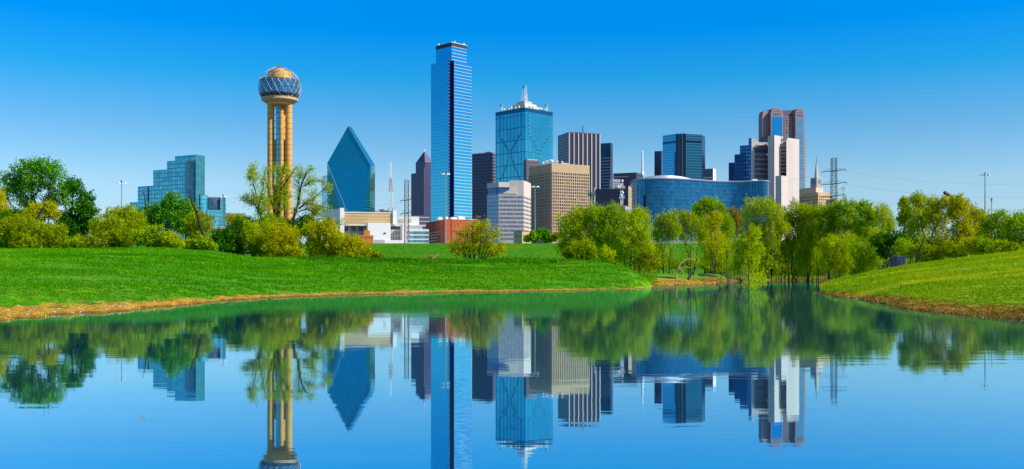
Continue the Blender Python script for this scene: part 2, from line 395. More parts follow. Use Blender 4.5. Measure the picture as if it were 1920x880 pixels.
# ------------------------------------------------------------------ buildings
ZG = 5.0
class Bld:
    def __init__(s, name, label, pxc, d, th, pxl, pxr, cat='building', group=None, zb=ZG):
        s.d = d; s.th = R(th); s.zb = zb; s.P0 = Vector((X(pxc, d), d)); s.pxc = pxc
        s.ur = Vector((math.cos(s.th), math.sin(s.th))); s.ul = Vector((-math.sin(s.th), math.cos(s.th)))
        s.root = empty(name, (s.P0.x, s.P0.y, zb), s.th, label, cat, group)
        s.Lr = s.s('R', pxr); s.Ll = s.s('L', pxl)
        s.wn = 0; s.rest = {}; s.wm = {}
    def s(s, face, px, off=0.0):
        t = (px-960.0)/F
        if face == 'R': a = s.P0-s.ul*off; u = s.ur
        else: a = s.P0-s.ur*off; u = s.ul
        return (t*a.y-a.x)/(u.x-t*u.y)
    def z(s, py): return Zp(py, s.d)-s.zb
    def box(s, name, m, x0, x1, y0, y1, z0, z1):
        return MB().box(x0, x1, y0, y1, z0, z1).build(name, m, s.root)
    def fb(s, mb, face, s0, s1, z0, z1, o0, o1):
        if face == 'R': mb.box(s0, s1, -o1, -o0, z0, z1)
        else: mb.box(-o1, -o0, s0, s1, z0, z1)
        return mb
    def win(s, face, s0, s1, z0, z1, m, dep=0.06, out=0.0, name='window'):
        if name == 'window' and m in (M['window_glass'], M['blue_window']):
            q = random.random(); m = M['blind'] if q < 0.10 else (M['window_sky'] if q < 0.28 else m)
        key = (face, round(s1-s0, 3), round(z1-z0, 3), m.name, name)
        if s.wn < 98:
            s.wn += 1
            if key not in s.wm:
                mb = MB()
                if face == 'R': mb.box(0, s1-s0, -dep, 0.0, 0, z1-z0)
                else: mb.box(-dep, 0.0, 0, s1-s0, 0, z1-z0)
                s.wm[key] = mb.mesh(name, m)
            loc = (s0, -out, z0) if face == 'R' else (-out, s0, z0)
            add(name, s.wm[key], s.root, loc)
        else:
            k2 = (m.name, name); mb = s.rest.setdefault(k2, (MB(), m))[0]
            s.fb(mb, face, s0, s1, z0, z1, out, out+dep)
    def grid(s, face, s0, s1, n, z0, z1, r, wf, hf, m, dep=0.06, out=0.0, name='window', zoff=0.0):
        cw = (s1-s0)/n; chh = (z1-z0)/r
        for j in reversed(range(r)):
            for i in range(n):
                a = s0+cw*(i+(1-wf)/2); b = z0+chh*(j+(1-hf)/2)+zoff
                s.win(face, a, a+cw*wf, b, b+chh*hf, m, dep, out, name)
    def finish(s):
        for (mn, name), (mb, m) in s.rest.items():
            tag(mb.build(name, m, s.root), kind='stuff')

# --- mirrored glass hotel with stepped tower, far left
def hotel():
    b = Bld('hotel', 'stepped blue mirror glass hotel rising behind the trees beside the round-topped tower', 367, 760, 62, 328, 384)
    g = facade('teal_mirror_glass', (0.10,0.46,0.58), (0.02,0.14,0.20), 2.6, 3.2, 0.12, 0.12, 0.05, 0.6, 0.25, 0.03)
    dk = facade('dark_glass_and_reflection', (0.015,0.09,0.16), (0.01,0.04,0.07), 2.6, 3.2, 0.12, 0.12, 0.1, 0.4, 0.3, 0.02)
    b.box('tower_block', g, 0, b.Lr, 0, b.Ll, 0, b.z(290))
    P = b.s('R', 384)*0.98
    sL = lambda px: b.s('L', px, P)
    for (p0, p1, top, e) in ((313,346.5,302,0.0),(286,313.2,317,0.6),(256,286.2,346,1.2),(240,256.2,375,1.8)):
        MB().box(-P+e, -0.01, sL(p1), sL(p0), 0, b.z(top)).build('tower_block', g, b.root)
    MB().box(-P, -0.3, sL(346.5)-0.25, sL(346.5)-0.03, 0, b.z(302.5)).build('dark_reflection_sheet', dk, b.root)  # dark sheet over the mirror side: its dark reflection put into colour
    MB().box(-P+0.9, -P+1.15, sL(277), sL(274.5), 0, b.z(347)).build('dark_glass_fin', dk, b.root)
    b2 = Bld('glass_podium', 'low blue mirror glass wings with a round corner stair, right of the stepped hotel', 395, 740, 24, 373, 424)
    sR = b2.s('R', 424)
    cx = b2.s('R', 381, 1); MB().cyl(cx, 3.0, 0, b2.z(366), 3.6, n=28).build('round_stair_tower', g, b2.root)
    b2.box('dark_sloped_hall', M['purple_granite'], b2.s('R',388), b2.s('R',415.5), 4, 16, 0, b2.z(369))
    MB().extr_y([(b2.s('R',391), b2.z(394)), (b2.s('R',412), b2.z(394)), (b2.s('R',397), b2.z(371)), (b2.s('R',391), b2.z(371))], 3.7, 3.95).build('sloped_roof_panel', dk, b2.root)
    b2.box('glass_fin_tower', g, b2.s('R',414), b2.s('R',419), 2, 12, 0, b2.z(369))
    b2.box('dark_fin_tower', dk, b2.s('R',419.2), b2.s('R',421.5), 2.2, 12, 0, b2.z(369))
    b2.box('glass_fin_tower', g, b2.s('R',421.7), b2.s('R',424.5), 2.4, 12, 0, b2.z(369.5))
    b2.box('glass_wing', g, b2.s('R',388), b2.s('R',412.5), 0, 3.4, 0, b2.z(394))
    b2.box('low_wing', M['purple_granite'], b2.s('R',425), b2.s('R',456), 4, 14, 0, b2.z(398.5))
    b2.box('glass_end', g, b2.s('R',456.2), b2.s('R',462), 3.5, 13, 0, b2.z(398))
hotel()

# --- observation tower with lattice ball
def ball_tower():
    d = 780.0; k = d/F; cx = X(524.5, d)
    r = empty('observation_tower', (cx, d, ZG), 0, 'tan concrete observation tower topped by a geodesic lattice ball', 'tower')
    z = lambda py: Zp(py, d)-ZG
    cm = M['tower_concrete']
    MB().cyl(0, 0, 0, z(196), 6.8*k, n=28).build('core_shaft', cm, r, smooth=False)
    for ax, ay in ((-16.4, -1), (17.6, -3), (0.5, 15)):
        MB().cyl(ax*k, ay*k, 0, z(192), 6.4*k, n=24).build('outer_shaft', cm, r)
    MB().cyl(4.6*k, -6.5*k, 0, z(205), 4.2*k, n=16).build('stair_shaft', cm, r)
    gm = facade('lift_glass', (0.05,0.38,0.52), (0.02,0.12,0.2), 2, 4.2, 0.0, 0.12, 0.1, 0.7, 0.2, 0.02)
    MB().box(-3.6*k, 1.6*k, -9.4*k, -6.0*k, z(344), z(199)).build('lift_glass', gm, r)
    # infill walls tie the shafts except at the two tall slots
    for (y0, y1) in ((315, 262), (520, 348)):
        for sx in (-1, 1):
            MB().box(min(sx*6.0*k, sx*13*k), max(sx*6.0*k, sx*13*k), -2.0*k, 3.2*k, max(0, z(y0)), z(y1)).build('infill_wall', cm, r)
    for py in (205, 216, 228, 240, 252, 322, 334):
        for sx in (-1, 1): MB().box(min(sx*6*k, sx*12.5*k), max(sx*6*k, sx*12.5*k), -0.6*k, 0.6*k, z(py), z(py)+0.5).build('tie_beam', cm, r)
    MB().cyl(0, 0, z(198), z(190.5), 22.5*k, 24*k, n=40).build('collar', cm, r)
    MB().cyl(0, 0, z(192.5), z(189.5), 27*k, 33*k, n=48).cyl(0, 0, z(189.45), z(185), 33.5*k, 33.5*k, n=48).build('platform_ring', M['tan'], r)
    MB().cyl(0, 0, z(184.9), z(179), 31*k, 36*k, n=48).build('dark_soffit', M['dark_metal'], r)
    dg = facade('drum_glass', (0.015,0.19,0.30), (0.12,0.20,0.26), 2.2, 12, 0.1, 0.02, 0.1, 0.7, 0.3, 0.03)
    me = MB().cyl(0, 0, z(178.9), z(153.5), 36.5*k, n=48).build('glass_drum', dg, r)
    MB().cyl(0, 0, z(153.4), z(151.8), 37*k, n=48).build('drum_rim', M['rust'], r)
    MB().cyl(0, 0, z(151.7), z(136), 21.5*k, n=32).build('upper_drum', M['gold_panel'], r)
    MB().cyl(-1*k, 0, z(135.9), z(130), 10*k, n=20).build('roof_house', M['gold_panel'], r)
    c = Vector((0, 0, z(166.0)))
    bm = bmesh.new(); bmesh.ops.create_icosphere(bm, subdivisions=3, radius=39.3*k)
    lat = MB(); z0 = z(165.5)
    for e in bm.edges:
        p, q = e.verts[0].co, e.verts[1].co
        if max(p.z, q.z) < -27*k: continue
        lat.tube([(p.x, p.y, p.z+z0), (q.x, q.y, q.z+z0)], 0.095, 4)
    nod = MB()
    for v in bm.verts:
        if v.co.z > -27*k: nod.sphere((v.co.x, v.co.y, v.co.z+z0), 0.26, 5, 3)
    bm.free()
    lt = lat.build('lattice_ball', plain('lattice_tan', (0.44,0.38,0.36), 0.5, 0.3), r)
    tag(nod.build('lamp_nodes', M['white_paint'], lt), kind='stuff')
    MB().cyl(0, 0, z(126.6), z(125.4), 5*k, n=12).build('top_cap', M['dark_metal'], r)
ball_tower()

# --- faceted teal prism tower
def prism_tower():
    d0 = 1400.0
    r = empty('prism_tower', (X(655, d0), d0, ZG), 0, 'faceted teal glass tower with a sharp pointed prism top', 'building')
    g = facade('deep_teal_glass', (0.02,0.41,0.41), (0.015,0.28,0.33), 3.0, 3.9, 0.06, 0.07, 0.06, 0.85, 0.08, 0.008)
    def p(px, py, d): return (X(px, d)-X(655, d0), d-d0, (Zp(py, d)-ZG) if py is not None else 0.0)
    pts = [p(613.5,306,1412), p(613.5,None,1440), p(670,None,1386), p(694,None,1398), p(694.5,312,1400), p(652.5,237,1414), p(659,238.5,1432), p(703,310,1440), p(703,None,1440), p(640,None,1462)]
    bm = bmesh.new()
    for q in pts: bm.verts.new(q)
    bmesh.ops.convex_hull(bm, input=bm.verts); bmesh.ops.recalc_face_normals(bm, faces=bm.faces)
    bmesh.ops.dissolve_limit(bm, angle_limit=R(1.0), verts=bm.verts, edges=bm.edges)
    me = bpy.data.meshes.new('glass_body'); bm.to_mesh(me); bm.free(); me.materials.append(g); add('glass_body', me, r)
    a, c = Vector(p(613.3,306.5,1411.6)), Vector(p(668,440,1386))
    MB().tube([a, c], 0.3, 4).build('crease_trim', plain('crease_grey', (0.12,0.22,0.28), 0.5), r)
    MB().tube([Vector(p(652.5,236.9,1413)), Vector(p(694.8,311.7,1399.5))], 0.5, 4).build('edge_trim', M['dark_metal'], r)
prism_tower()
def sliver():
    b = Bld('office_tower', 'pale blue glass tower edge peeping out behind the faceted teal tower', 606, 1800, 20, 603, 640)
    g = facade('pale_blue_glass', (0.16,0.45,0.68), (0.07,0.22,0.40), 4, 4, 0.2, 0.2, 0.1, 0.7, 0.3, 0.03)
    b.box('glass_body', g, 0, b.Lr, 0, b.Ll, 0, b.z(345)); b.box('stepped_top', g, 1.5, b.Lr-6, 1, b.Ll, b.z(345), b.z(329))
sliver()

# --- tallest slab tower
def tall_tower():
    b = Bld('skyscraper', 'tallest blue glass skyscraper with notched corner and white floor bands', 846, 1170, 45, 808, 884.3)
    n = 4.6; Lr, Ll = b.Lr, b.Ll
    gl = facade('blue_mirror_glass', (0.05,0.40,0.56), (0.02,0.20,0.38), 1.6, 3.95, 0.0, 0.07, 0.05, 0.85, 0.10, 0.005)
    zt = b.z(112)
    poly = [(n, n), (n, 0), (Lr, 0), (Lr, Ll), (0, Ll), (0, n)]
    MB().prism(poly, 0, zt).build('glass_shaft', gl, b.root)
    MB().prism([(n, n), (Lr-n*0.9, n), (Lr-n*0.9, Ll-n*0.9), (n, Ll-n*0.9)], zt, b.z(84)).build('upper_shaft', gl, b.root)
    MB().prism([(n-.3, n-.3), (Lr-n*0.9+.3, n-.3), (Lr-n*0.9+.3, Ll-n*0.9+.3), (n-.3, Ll-n*0.9+.3)], b.z(84), b.z(77.2)).build('crown_band', M['dark_metal'], b.root)
    MB().prism([(n-.5, n-.5), (Lr-n*0.9+.5, n-.5), (Lr-n*0.9+.5, Ll-n*0.9+.5), (n-.5, Ll-n*0.9+.5)], b.z(77.2), b.z(76.4)).build('parapet', M['white_paint'], b.root)
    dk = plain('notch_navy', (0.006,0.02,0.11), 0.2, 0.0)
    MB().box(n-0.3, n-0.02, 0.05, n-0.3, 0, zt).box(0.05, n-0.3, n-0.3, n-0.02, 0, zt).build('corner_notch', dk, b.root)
    bands = MB(); k = 0; zz = 6.0  # bands modelled on the sunlit face only, putting the faces' light contrast into shape
    while zz < zt-1:
        bands.box(n, Lr, -0.35, -0.02, zz, zz+0.34); zz += 3.95
    bands.build('floor_bands', plain('pale_band', (0.66,0.72,0.76), 0.5, amt=0.05), b.root)
    bu = MB(); zz = zt+1.5
    while zz < b.z(84): bu.box(n+0.2, Lr-n*0.9, n-0.35, n-0.02, zz, zz+0.34); zz += 3.95
    bu.build('upper_floor_bands', M['white_paint'], b.root)
    zz = 6.0; lm = MB().box(0, 0.4, 0, 0.45, 0, 0.7).mesh('corner_lamp', M['white_paint'])
    while zz < zt-1: add('corner_lamp', lm, b.root, (0.02, n-0.8, zz+1.2)); zz += 3.95
    for sx, sy in ((0.22, 0.02), (0.02, 0.85), (0.85, 0.02)):
        px_, py_ = n+(Lr-2*n)*sx, n+(Ll-2*n)*sy
        MB().cyl(px_, py_, b.z(76.4), b.z(73.5), 0.8, n=8).build('roof_antenna', M['white_paint'], b.root)
    MB().box(8, 20, -3.0, -0.5, 0, b.z(405)).build('base_pavilion', M['white'], b.root)
tall_tower()

def pyramid_tower():
    b = Bld('office_tower', 'dark purple granite tower with a pyramid roof, half hidden by the tallest skyscraper', 795, 1600, 40, 768, 822)
    g = facade('granite_grid', (0.022,0.022,0.085), (0.075,0.060,0.125), 3.4, 4.0, 0.45, 0.28, 0.25, 0.0, 0.3, 0.02)
    b.box('body', g, 3, b.Lr, 3, b.Ll, 0, b.z(322))
    b.box('corner_bay', g, 0, 11, 0, 11, 0, b.z(314))
    b.box('upper_body', g, 6, b.Lr-6, 6, b.Ll-9, b.z(322), b.z(302))
    mb = MB(); x0, x1, y0, y1 = 6, b.Lr-6, 6, b.Ll-9; z0, z1 = b.z(302), b.z(280)
    mb.v = [(x0,y0,z0),(x1,y0,z0),(x1,y1,z0),(x0,y1,z0),((x0+x1)/2,(y0+y1)/2,z1)]; mb.f = [(3,2,1,0),(0,1,4),(1,2,4),(2,3,4),(3,0,4)]
    mb.build('pyramid_roof', M['purple_granite'], b.root)
    b.box('cornice', M['mauve'], 5.6, b.Lr-5.6, 5.6, b.Ll-8.6, b.z(303), b.z(302))
    MB().tube([((x0+x1)/2,(y0+y1)/2,z1-1), ((x0+x1)/2,(y0+y1)/2,z1+3)], 0.8, 6).build('finial', M['white_paint'], b.root)
    b2 = Bld('parking_garage', 'low grey parking decks at the foot of the purple pyramid tower', 772, 800, 10, 768, 806)
    b2.box('deck_block', M['purple_granite'], 0, b2.Lr, 0, 14, 0, b2.z(404))
    for k in range(3): b2.win('R', 0.5, b2.Lr-0.5, b2.z(404)-2.2-k*3.2, b2.z(404)-1.2-k*3.2, M['grey_stone'], 0.15, 0, 'deck_parapet')
pyramid_tower()

def banded(name, label, pxc, d, th, pxl, pxr, top, mwall, mglass, floor=3.9, wf=0.5, zlow=0, bands=('R','L'), ztop=None):
    b = Bld(name, label, pxc, d, th, pxl, pxr)
    b.box('body', mwall, 0, b.Lr, 0, b.Ll, 0, b.z(top))
    zt = (ztop if ztop is not None else b.z(top)-2.2)
    for f in bands:
        L = b.Lr if f == 'R' else b.Ll
        zz = zt
        while zz-floor*wf > zlow:
            b.win(f, 0.25, L-0.25, zz-floor*wf, zz, mglass, 0.05, 0, 'window_band'); zz -= floor
    return b
b = banded('office_tower', 'plain dark violet office slab with thin horizontal bands beside the tallest skyscraper', 924, 1350, 62, 885, 931, 286,
       plain('violet_wall', (0.16,0.13,0.20), 0.6, amt=0.05), plain('violet_glass', (0.035,0.035,0.075), 0.2, 0.0, amt=0.2), 4.3, 0.55)
b.finish()

# --- X pattern tower with roof spires
def x_tower():
    b = Bld('skyscraper', 'square blue glass tower with rooftop spires and beaded cross pattern on its faces', 984.3, 1250, 45, 929, 1036.3)
    g = facade('x_tower_glass', (0.045,0.36,0.46), (0.012,0.12,0.20), 6.4, 15.6, 0.13, 0.055, 0.05, 0.85, 0.14, 0.012)
    zt = b.z(202.5)
    b.box('glass_body', g, 0, b.Lr, 0, b.Ll, 0, zt)
    pt = plain('pattern_glass', (0.018,0.17,0.27), 0.15, 0.5); ptl = plain('pattern_lamps', (0.30,0.62,0.72), 0.3)
    band = MB(); b.fb(band, 'R', -0.1, b.Lr, zt-4.5, zt+0.6, 0.02, 0.12); b.fb(band, 'L', 0.13, b.Ll, zt-4.5, zt+0.6, 0.02, 0.1)
    band.build('top_band', plain('top_band', (0.012,0.09,0.16), 0.15, 0.5), b.root)
    for f, L in (('R', b.Lr), ('L', b.Ll)):
        st = {-1: MB(), 1: MB()}; ml = MB(); pv = {}
        top, bot = b.z(212), b.z(338); N = 34
        for i in range(N+1):
            t = i/N; z = top+(bot-top)*t
            # two strings that run in, cross near the middle and part again
            e = (0.36 if t < 0.30 else 0.36-(0.36-0.05)*min(1, (t-0.30)/0.22)) if t < 0.52 else 0.05+(0.30)*max(0, (t-0.66))/0.34
            for sg in (-1, 1):
                s0 = L*(0.5+sg*e)
                if i: b.fb(st[sg], f, min(s0, pv[sg])-0.1, max(s0, pv[sg])+0.1, z-0.2, z-(bot-top)/N+0.2, 0.03, 0.10)
                pv[sg] = s0; h = 2.2 if i % 3 == 0 else 1.3
                b.fb(st[sg], f, s0-h/2, s0+h/2, z-h/2, z+h/2, 0.02, 0.14)
                if i % 2: b.fb(ml, f, s0-0.45, s0+0.45, z-0.45, z+0.45, 0.16, 0.24)
        [q.build('beaded_string', pt, b.root) for q in st.values()]; tag(ml.build('pattern_lamp', ptl, b.root), kind='stuff')
    # roof: stepped penthouse, dishes, four corner masts, tall central mast
    c = b.Lr*0.5
    MB().box(c-16, c+16, c-16, c+16, zt+0.6, b.z(193)).build('penthouse', M['white_stone'], b.root)
    MB().box(c-12, c+10, c-12, c+10, b.z(193), b.z(188)).build('penthouse', M['white_stone'], b.root)
    MB().box(c-7, c+7, c-7, c+7, b.z(188), b.z(182)).build('penthouse', M['grey_stone'], b.root)
    for (sx, sy) in ((3,14),(3,20),(3,28),(5,34),(12,3),(18,3),(30,3),(36,5),(42,4),(4,42)):
        rr = random.uniform(1.3, 2.1)
        MB().sphere((sx, sy, zt+rr+1.6), rr, 10, 7, 0.9).cyl(sx, sy, zt+0.6, zt+1.9, 0.5, n=6).build('dish_antenna', M['white_paint'], b.root)
    def mast(mx, my, z0, z1, w, capw, caph):
        m = MB()
        for sx in (-1, 1):
            for sy in (-1, 1): m.tube([(mx+sx*w, my+sy*w, z0), (mx+sx*w, my+sy*w, z1)], 0.26, 4)
        nseg = max(2, int((z1-z0)/(w*2.4))); dz = (z1-z0)/nseg
        for i in range(nseg):
            za, zb_ = z0+i*dz, z0+(i+1)*dz
            for (ax, ay), (bx, by) in (((-1,-1),(1,-1)),((1,-1),(1,1)),((1,1),(-1,1)),((-1,1),(-1,-1))):
                m.tube([(mx+ax*w, my+ay*w, za), (mx+bx*w, my+by*w, zb_)], 0.17, 4)
                m.tube([(mx+ax*w, my+ay*w, zb_), (mx+bx*w, my+by*w, zb_)], 0.2, 4)
        o = m.build('roof_mast', M['white_paint'], b.root)
        MB().cone(mx, my, z1, z1+caph, capw, 4, R(45)).build('pyramid_cap', M['green_copper'], o)
    mast(c, c, b.z(182), b.z(154), 2.1, 3.3, 4.6)
    mast(c, c, b.z(182), b.z(168), 2.9, 0.5, 0.5)
    for (mx, my) in ((3.5, b.Ll-8), (b.Lr-8, 3.5), (b.Lr-4, b.Ll-4)): mast(mx, my, zt+0.6, b.z(190), 1.0, 2.6, 4.0)
    b2 = Bld('office_tower', 'dark mauve block wedged between the cross-patterned tower and the tan grid building', 987, 1150, 30, 984, 1012)
    b2.box('body', facade('mauve_bands', (0.07,0.055,0.10), (0.16,0.12,0.16), 200, 4, 0, 0.3, 0.4, 0, 0.1, 0), 0, b2.Lr, 0, b2.Ll+3, 0, b2.z(300))
    b2.box('roof_house', M['grey_stone'], 2, b2.Lr-3, 1, 6, b2.z(300), b2.z(298))
x_tower()

# --- white building with slanted glass top
def white_slant():
    d = 900.0; b = Bld('office_building', 'white office block with slanted blue glass corner at its top', 935, d, 7, 913, 982)
    def q(px, dd): return (Vector((X(px, dd), dd))-b.P0)
    def loc(px, dd):
        v = q(px, dd); return (v.dot(b.ur), v.dot(b.ul))
    A, B_, C_, D_, E_ = loc(913, 912), (0, 0), (b.Lr, 0), loc(995.5, 932), loc(915, 940)
    zt = b.z(342)
    MB().prism([A, B_, C_, D_, E_], 0, b.z(364)).build('body', M['grey_stone'], b.root)
    # upper wall rises to the right, slope of blue glass on the left
    sx = lambda px: b.s('R', px)
    MB().prism([loc(955,900.2+2.3), C_, D_, loc(960, 935)], b.z(364), b.z(338)).build('upper_wall', M['white_stone'], b.root)
    MB().prism([A, B_, loc(955,902.5), loc(960,935), E_], b.z(351), b.z(341.5)).build('top_beam', M['white_stone'], b.root)
    mb = MB(); z0, z1 = b.z(364), b.z(351)
    p = [A, B_, loc(955,902.5), loc(960,935), E_]
    MB().prism([(v[0]+1.0, v[1]+1.2) for v in p], z0, z1).build('slant_glass', facade('slant_glass', (0.03,0.11,0.26), (0.02,0.06,0.14), 3, 3, 0.08, 0.08, 0.1, 0.6), b.root)
    # sloping white gable edge across the glass
    MB().extr_y([(sx(941), b.z(363.6)), (sx(968), b.z(363.6)), (sx(968), b.z(348))], -0.3, 1.0).build('gable_wall', M['white_stone'], b.root)
    wg = M['blue_window']
    rows = 11; ztop = b.z(366); zlow = b.z(452)
    b.grid('R', 0.6, b.Lr-0.3, 17, zlow, ztop, rows, 0.66, 0.52, wg, 0.05)
    # left chamfer glazed in long bands, right flank with windows
    ch = facade('chamfer_glass', (0.14,0.24,0.34), (0.28,0.32,0.38), 60, 3.6, 0.0, 0.25, 0.15, 0.5, 0.1, 0.01)
    vA, vB = Vector((*A, 0)), Vector((*B_, 0)); dirn = (vB-vA).normalized(); nrm = Vector((dirn.y, -dirn.x, 0))*0.05
    a2, b2_ = vA+nrm+dirn*0.3, vB+nrm-dirn*0.3
    MB().prism([(a2.x, a2.y), (b2_.x, b2_.y), (b2_.x-nrm.x*0.8, b2_.y-nrm.y*0.8), (a2.x-nrm.x*0.8, a2.y-nrm.y*0.8)], 0, b.z(366)).build('chamfer_glazing', ch, b.root)
    vC, vD = Vector((*C_, 0)), Vector((*D_, 0)); dr = (vD-vC); Ld = dr.length; dr.normalize(); nr = Vector((dr.y, -dr.x, 0))
    MB().prism([(vC.x+nr.x*.05, vC.y+nr.y*.05), (vD.x+nr.x*.05, vD.y+nr.y*.05), (vD.x, vD.y), (vC.x, vC.y)], 0, b.z(364)).build('flank_wall', M['white_stone'], b.root)  # paler sheet over the grey body: sunlight on this flank put into colour
    fw = MB(); hh = (ztop-zlow)/rows
    for j in range(rows):
        for i in range(5):
            s0 = Ld*(i+0.2)/5; s1 = Ld*(i+0.8)/5; z0 = zlow+hh*(j+0.24)
            p0, p1 = vC+dr*s0+nr*0.12, vC+dr*s1+nr*0.12; p2, p3 = vC+dr*s1+nr*0.06, vC+dr*s0+nr*0.06
            fw.prism([(p0.x,p0.y),(p1.x,p1.y),(p2.x,p2.y),(p3.x,p3.y)], z0, z0+hh*0.52)
    tag(fw.build('window', wg, b.root), kind='stuff')
    b.finish()
white_slant()

# --- tan egg-crate building
def tan_grid():
    b = Bld('office_building', 'tan office block with deep square window grid and dishes on its roof', 1034.5, 950, 29, 992, 1105.5)
    b.box('body', M['tan'], 0, b.Lr, 0, b.Ll, 0, b.z(306))
    zt, zb_ = b.z(322), b.z(446); rows = 21
    b.grid('R', 0.9, b.Lr-0.5, 17, zb_, zt, rows, 0.60, 0.62, M['window_glass'], 0.05)
    b.grid('L', 0.9, b.Ll-0.5, 14, zb_, zt, rows, 0.60, 0.62, M['window_glass'], 0.05)
    for f, L, n in (('R', b.Lr, 17), ('L', b.Ll, 14)):
        pr = MB(); s0, s1 = 0.9, L-0.5; cw = (s1-s0)/n
        for i in range(n+1):
            c = s0+cw*i; b.fb(pr, f, c-cw*0.18, c+cw*0.18, zb_, zt, 0.03, 0.42)
        h = (zt-zb_)/rows
        for j in range(rows+1): b.fb(pr, f, s0, s1, zb_+h*j-h*0.17, zb_+h*j+h*0.17, 0.02, 0.36)
        pr.build('egg_crate_frame', M['tan'], b.root)
    zr = b.z(306)
    for (x_, y_, r_) in ((2,15,1.4),(4,9,1.9),(3,5,1.6),(8,3,1.2),(13,2,1.0),(5,17,1.5),(2,20,1.2),(1.5,11,1.4)):
        MB().sphere((x_, y_, zr+r_+0.9), r_, 10, 7, 0.95).cyl(x_, y_, zr, zr+1.2, 0.4, n=6).build('dish_antenna', M['white_paint'], b.root)
    MB().box(14, 22, 3, 8, zr, zr+1.4).build('roof_house', M['grey_stone'], b.root)
    b.finish()
tan_grid()

def stripe_tower():
    b = Bld('office_tower', 'dark tower with tall white vertical stripes and a roof antenna', 1066, 1300, 19, 1046, 1125)
    g = facade('stripe_dark', (0.025,0.025,0.06), (0.05,0.045,0.085), 2, 3.9, 0.15, 0.25, 0.25, 0.1, 0.3, 0.01)
    b.box('body', g, 0, b.Lr, 0, b.Ll, 0, b.z(249))
    for px in (1067, 1076, 1084.3, 1092.5, 1100.7, 1109, 1117, 1124.4):
        s0 = b.s('R', px); MB().box(s0-0.62, s0+0.62, -1.0, -0.02, 0, b.z(249.3)).build('white_pilaster', M['white_stone'], b.root)
    b.box('roof_edge', M['purple_granite'], -0.1, b.Lr+0.1, -0.1, b.Ll, b.z(249), b.z(247.8))
    mb = MB(); cx = b.s('R', 1096)
    mb.tube([(cx, 6, b.z(248)), (cx, 6, b.z(232))], 0.35, 6)
    for py in (238, 241, 244): mb.box(cx-1.3, cx+1.3, 5.7, 6.3, b.z(py), b.z(py)+0.4)
    mb.build('roof_antenna', M['dark_metal'], b.root); b.finish()
    b = Bld('office_tower', 'slim grey banded tower with dark top, right of the white-striped tower', 1145, 1400, 62, 1126, 1149)
    b.box('body', plain('lilac_wall', (0.30,0.30,0.38), 0.6, amt=0.05), 0, b.Lr, 0, b.Ll, 0, b.z(295))
    b.box('dark_top', facade('slate_glass', (0.05,0.10,0.17), (0.03,0.05,0.09), 4, 4, 0.1, 0.1, 0.15, 0.4), 0, b.Lr, 0, b.Ll, b.z(295), b.z(268))
    zz = b.z(298)
    while zz > 40:
        b.win('L', 0.3, b.Ll-0.3, zz-2.0, zz, M['window_glass'], 0.05, 0, 'window_band'); zz -= 4.3
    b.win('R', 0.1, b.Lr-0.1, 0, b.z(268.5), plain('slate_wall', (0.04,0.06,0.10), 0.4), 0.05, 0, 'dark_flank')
    b.finish()
    b = Bld('office_building', 'long dark slate office block with an angled end, left of the needle spire', 1193, 1100, 66, 1150, 1206)
    b.box('body', facade('slate_bands', (0.030,0.030,0.065), (0.085,0.075,0.11), 300, 4.0, 0, 0.3, 0.3, 0.1, 0.1, 0.01), 0, b.Lr, 0, b.Ll, 0, b.z(324.5))
    b.box('roof_edge', M['dark_metal'], -.1, b.Lr, -.1, b.Ll, b.z(324.5), b.z(323.6))
    b.win('L', b.Ll*0.35, b.Ll-0.5, b.z(331.5), b.z(329.5), M['grey_stone'], 0.06, 0, 'pale_band'); b.finish()
    b = Bld('office_building', 'small pale blue-grey block with square windows under the long slate block', 1149, 1000, 10, 1147, 1166)
    b.box('body', plain('pale_blue_wall', (0.40,0.43,0.52), 0.7), 0, b.Lr, 0, 12, 0, b.z(337.5))
    b.grid('R', 0.4, b.Lr-0.4, 5, b.z(362), b.z(340.5), 5, 0.5, 0.6, M['window_glass']); b.box('parapet', M['white'], -.1, b.Lr+.1, -.1, 12.1, b.z(337.5), b.z(336.6)); b.finish()
    b = Bld('office_building', 'low dark indigo office block behind the trees and the red and white mast', 1178, 800, 76, 1113, 1184)
    b.box('body', facade('indigo_bands', (0.018,0.018,0.05), (0.04,0.035,0.08), 3.0, 3.4, 0.12, 0.3, 0.25, 0.1, 0.3, 0.01), 0, b.Lr, 0, b.Ll, 0, b.z(353.5))
    b.win('R', 0.02, b.Lr, 0, b.z(349), M['tan'], 0.12, 0, 'tan_end_wall')
    b.grid('R', 0.6, b.Lr-0.4, 2, b.z(400), b.z(353), 8, 0.35, 0.5, M['window_glass'], 0.05, 0.13)
    b.box('roof_plant', M['grey_stone'], 2, 6, b.Ll*0.25, b.Ll*0.4, b.z(353.5), b.z(350)); b.finish()
    b = Bld('warehouse', 'flat grey low shed with orange end under the red and white mast', 1172, 600, 66, 1130, 1184, zb=4.5)
    b.box('body', M['roof_grey'], 0, b.Lr, 0, b.Ll, 0, b.z(386)); b.win('R', 0.1, b.Lr-0.1, 0, b.z(395), M['gold_panel'], 0.05, 0, 'orange_wall')
    for k in range(4): b.box('roof_vent', M['white_paint'], 2, 4, 3+k*2.6, 4.6+k*2.6, b.z(386), b.z(384.3))
stripe_tower()

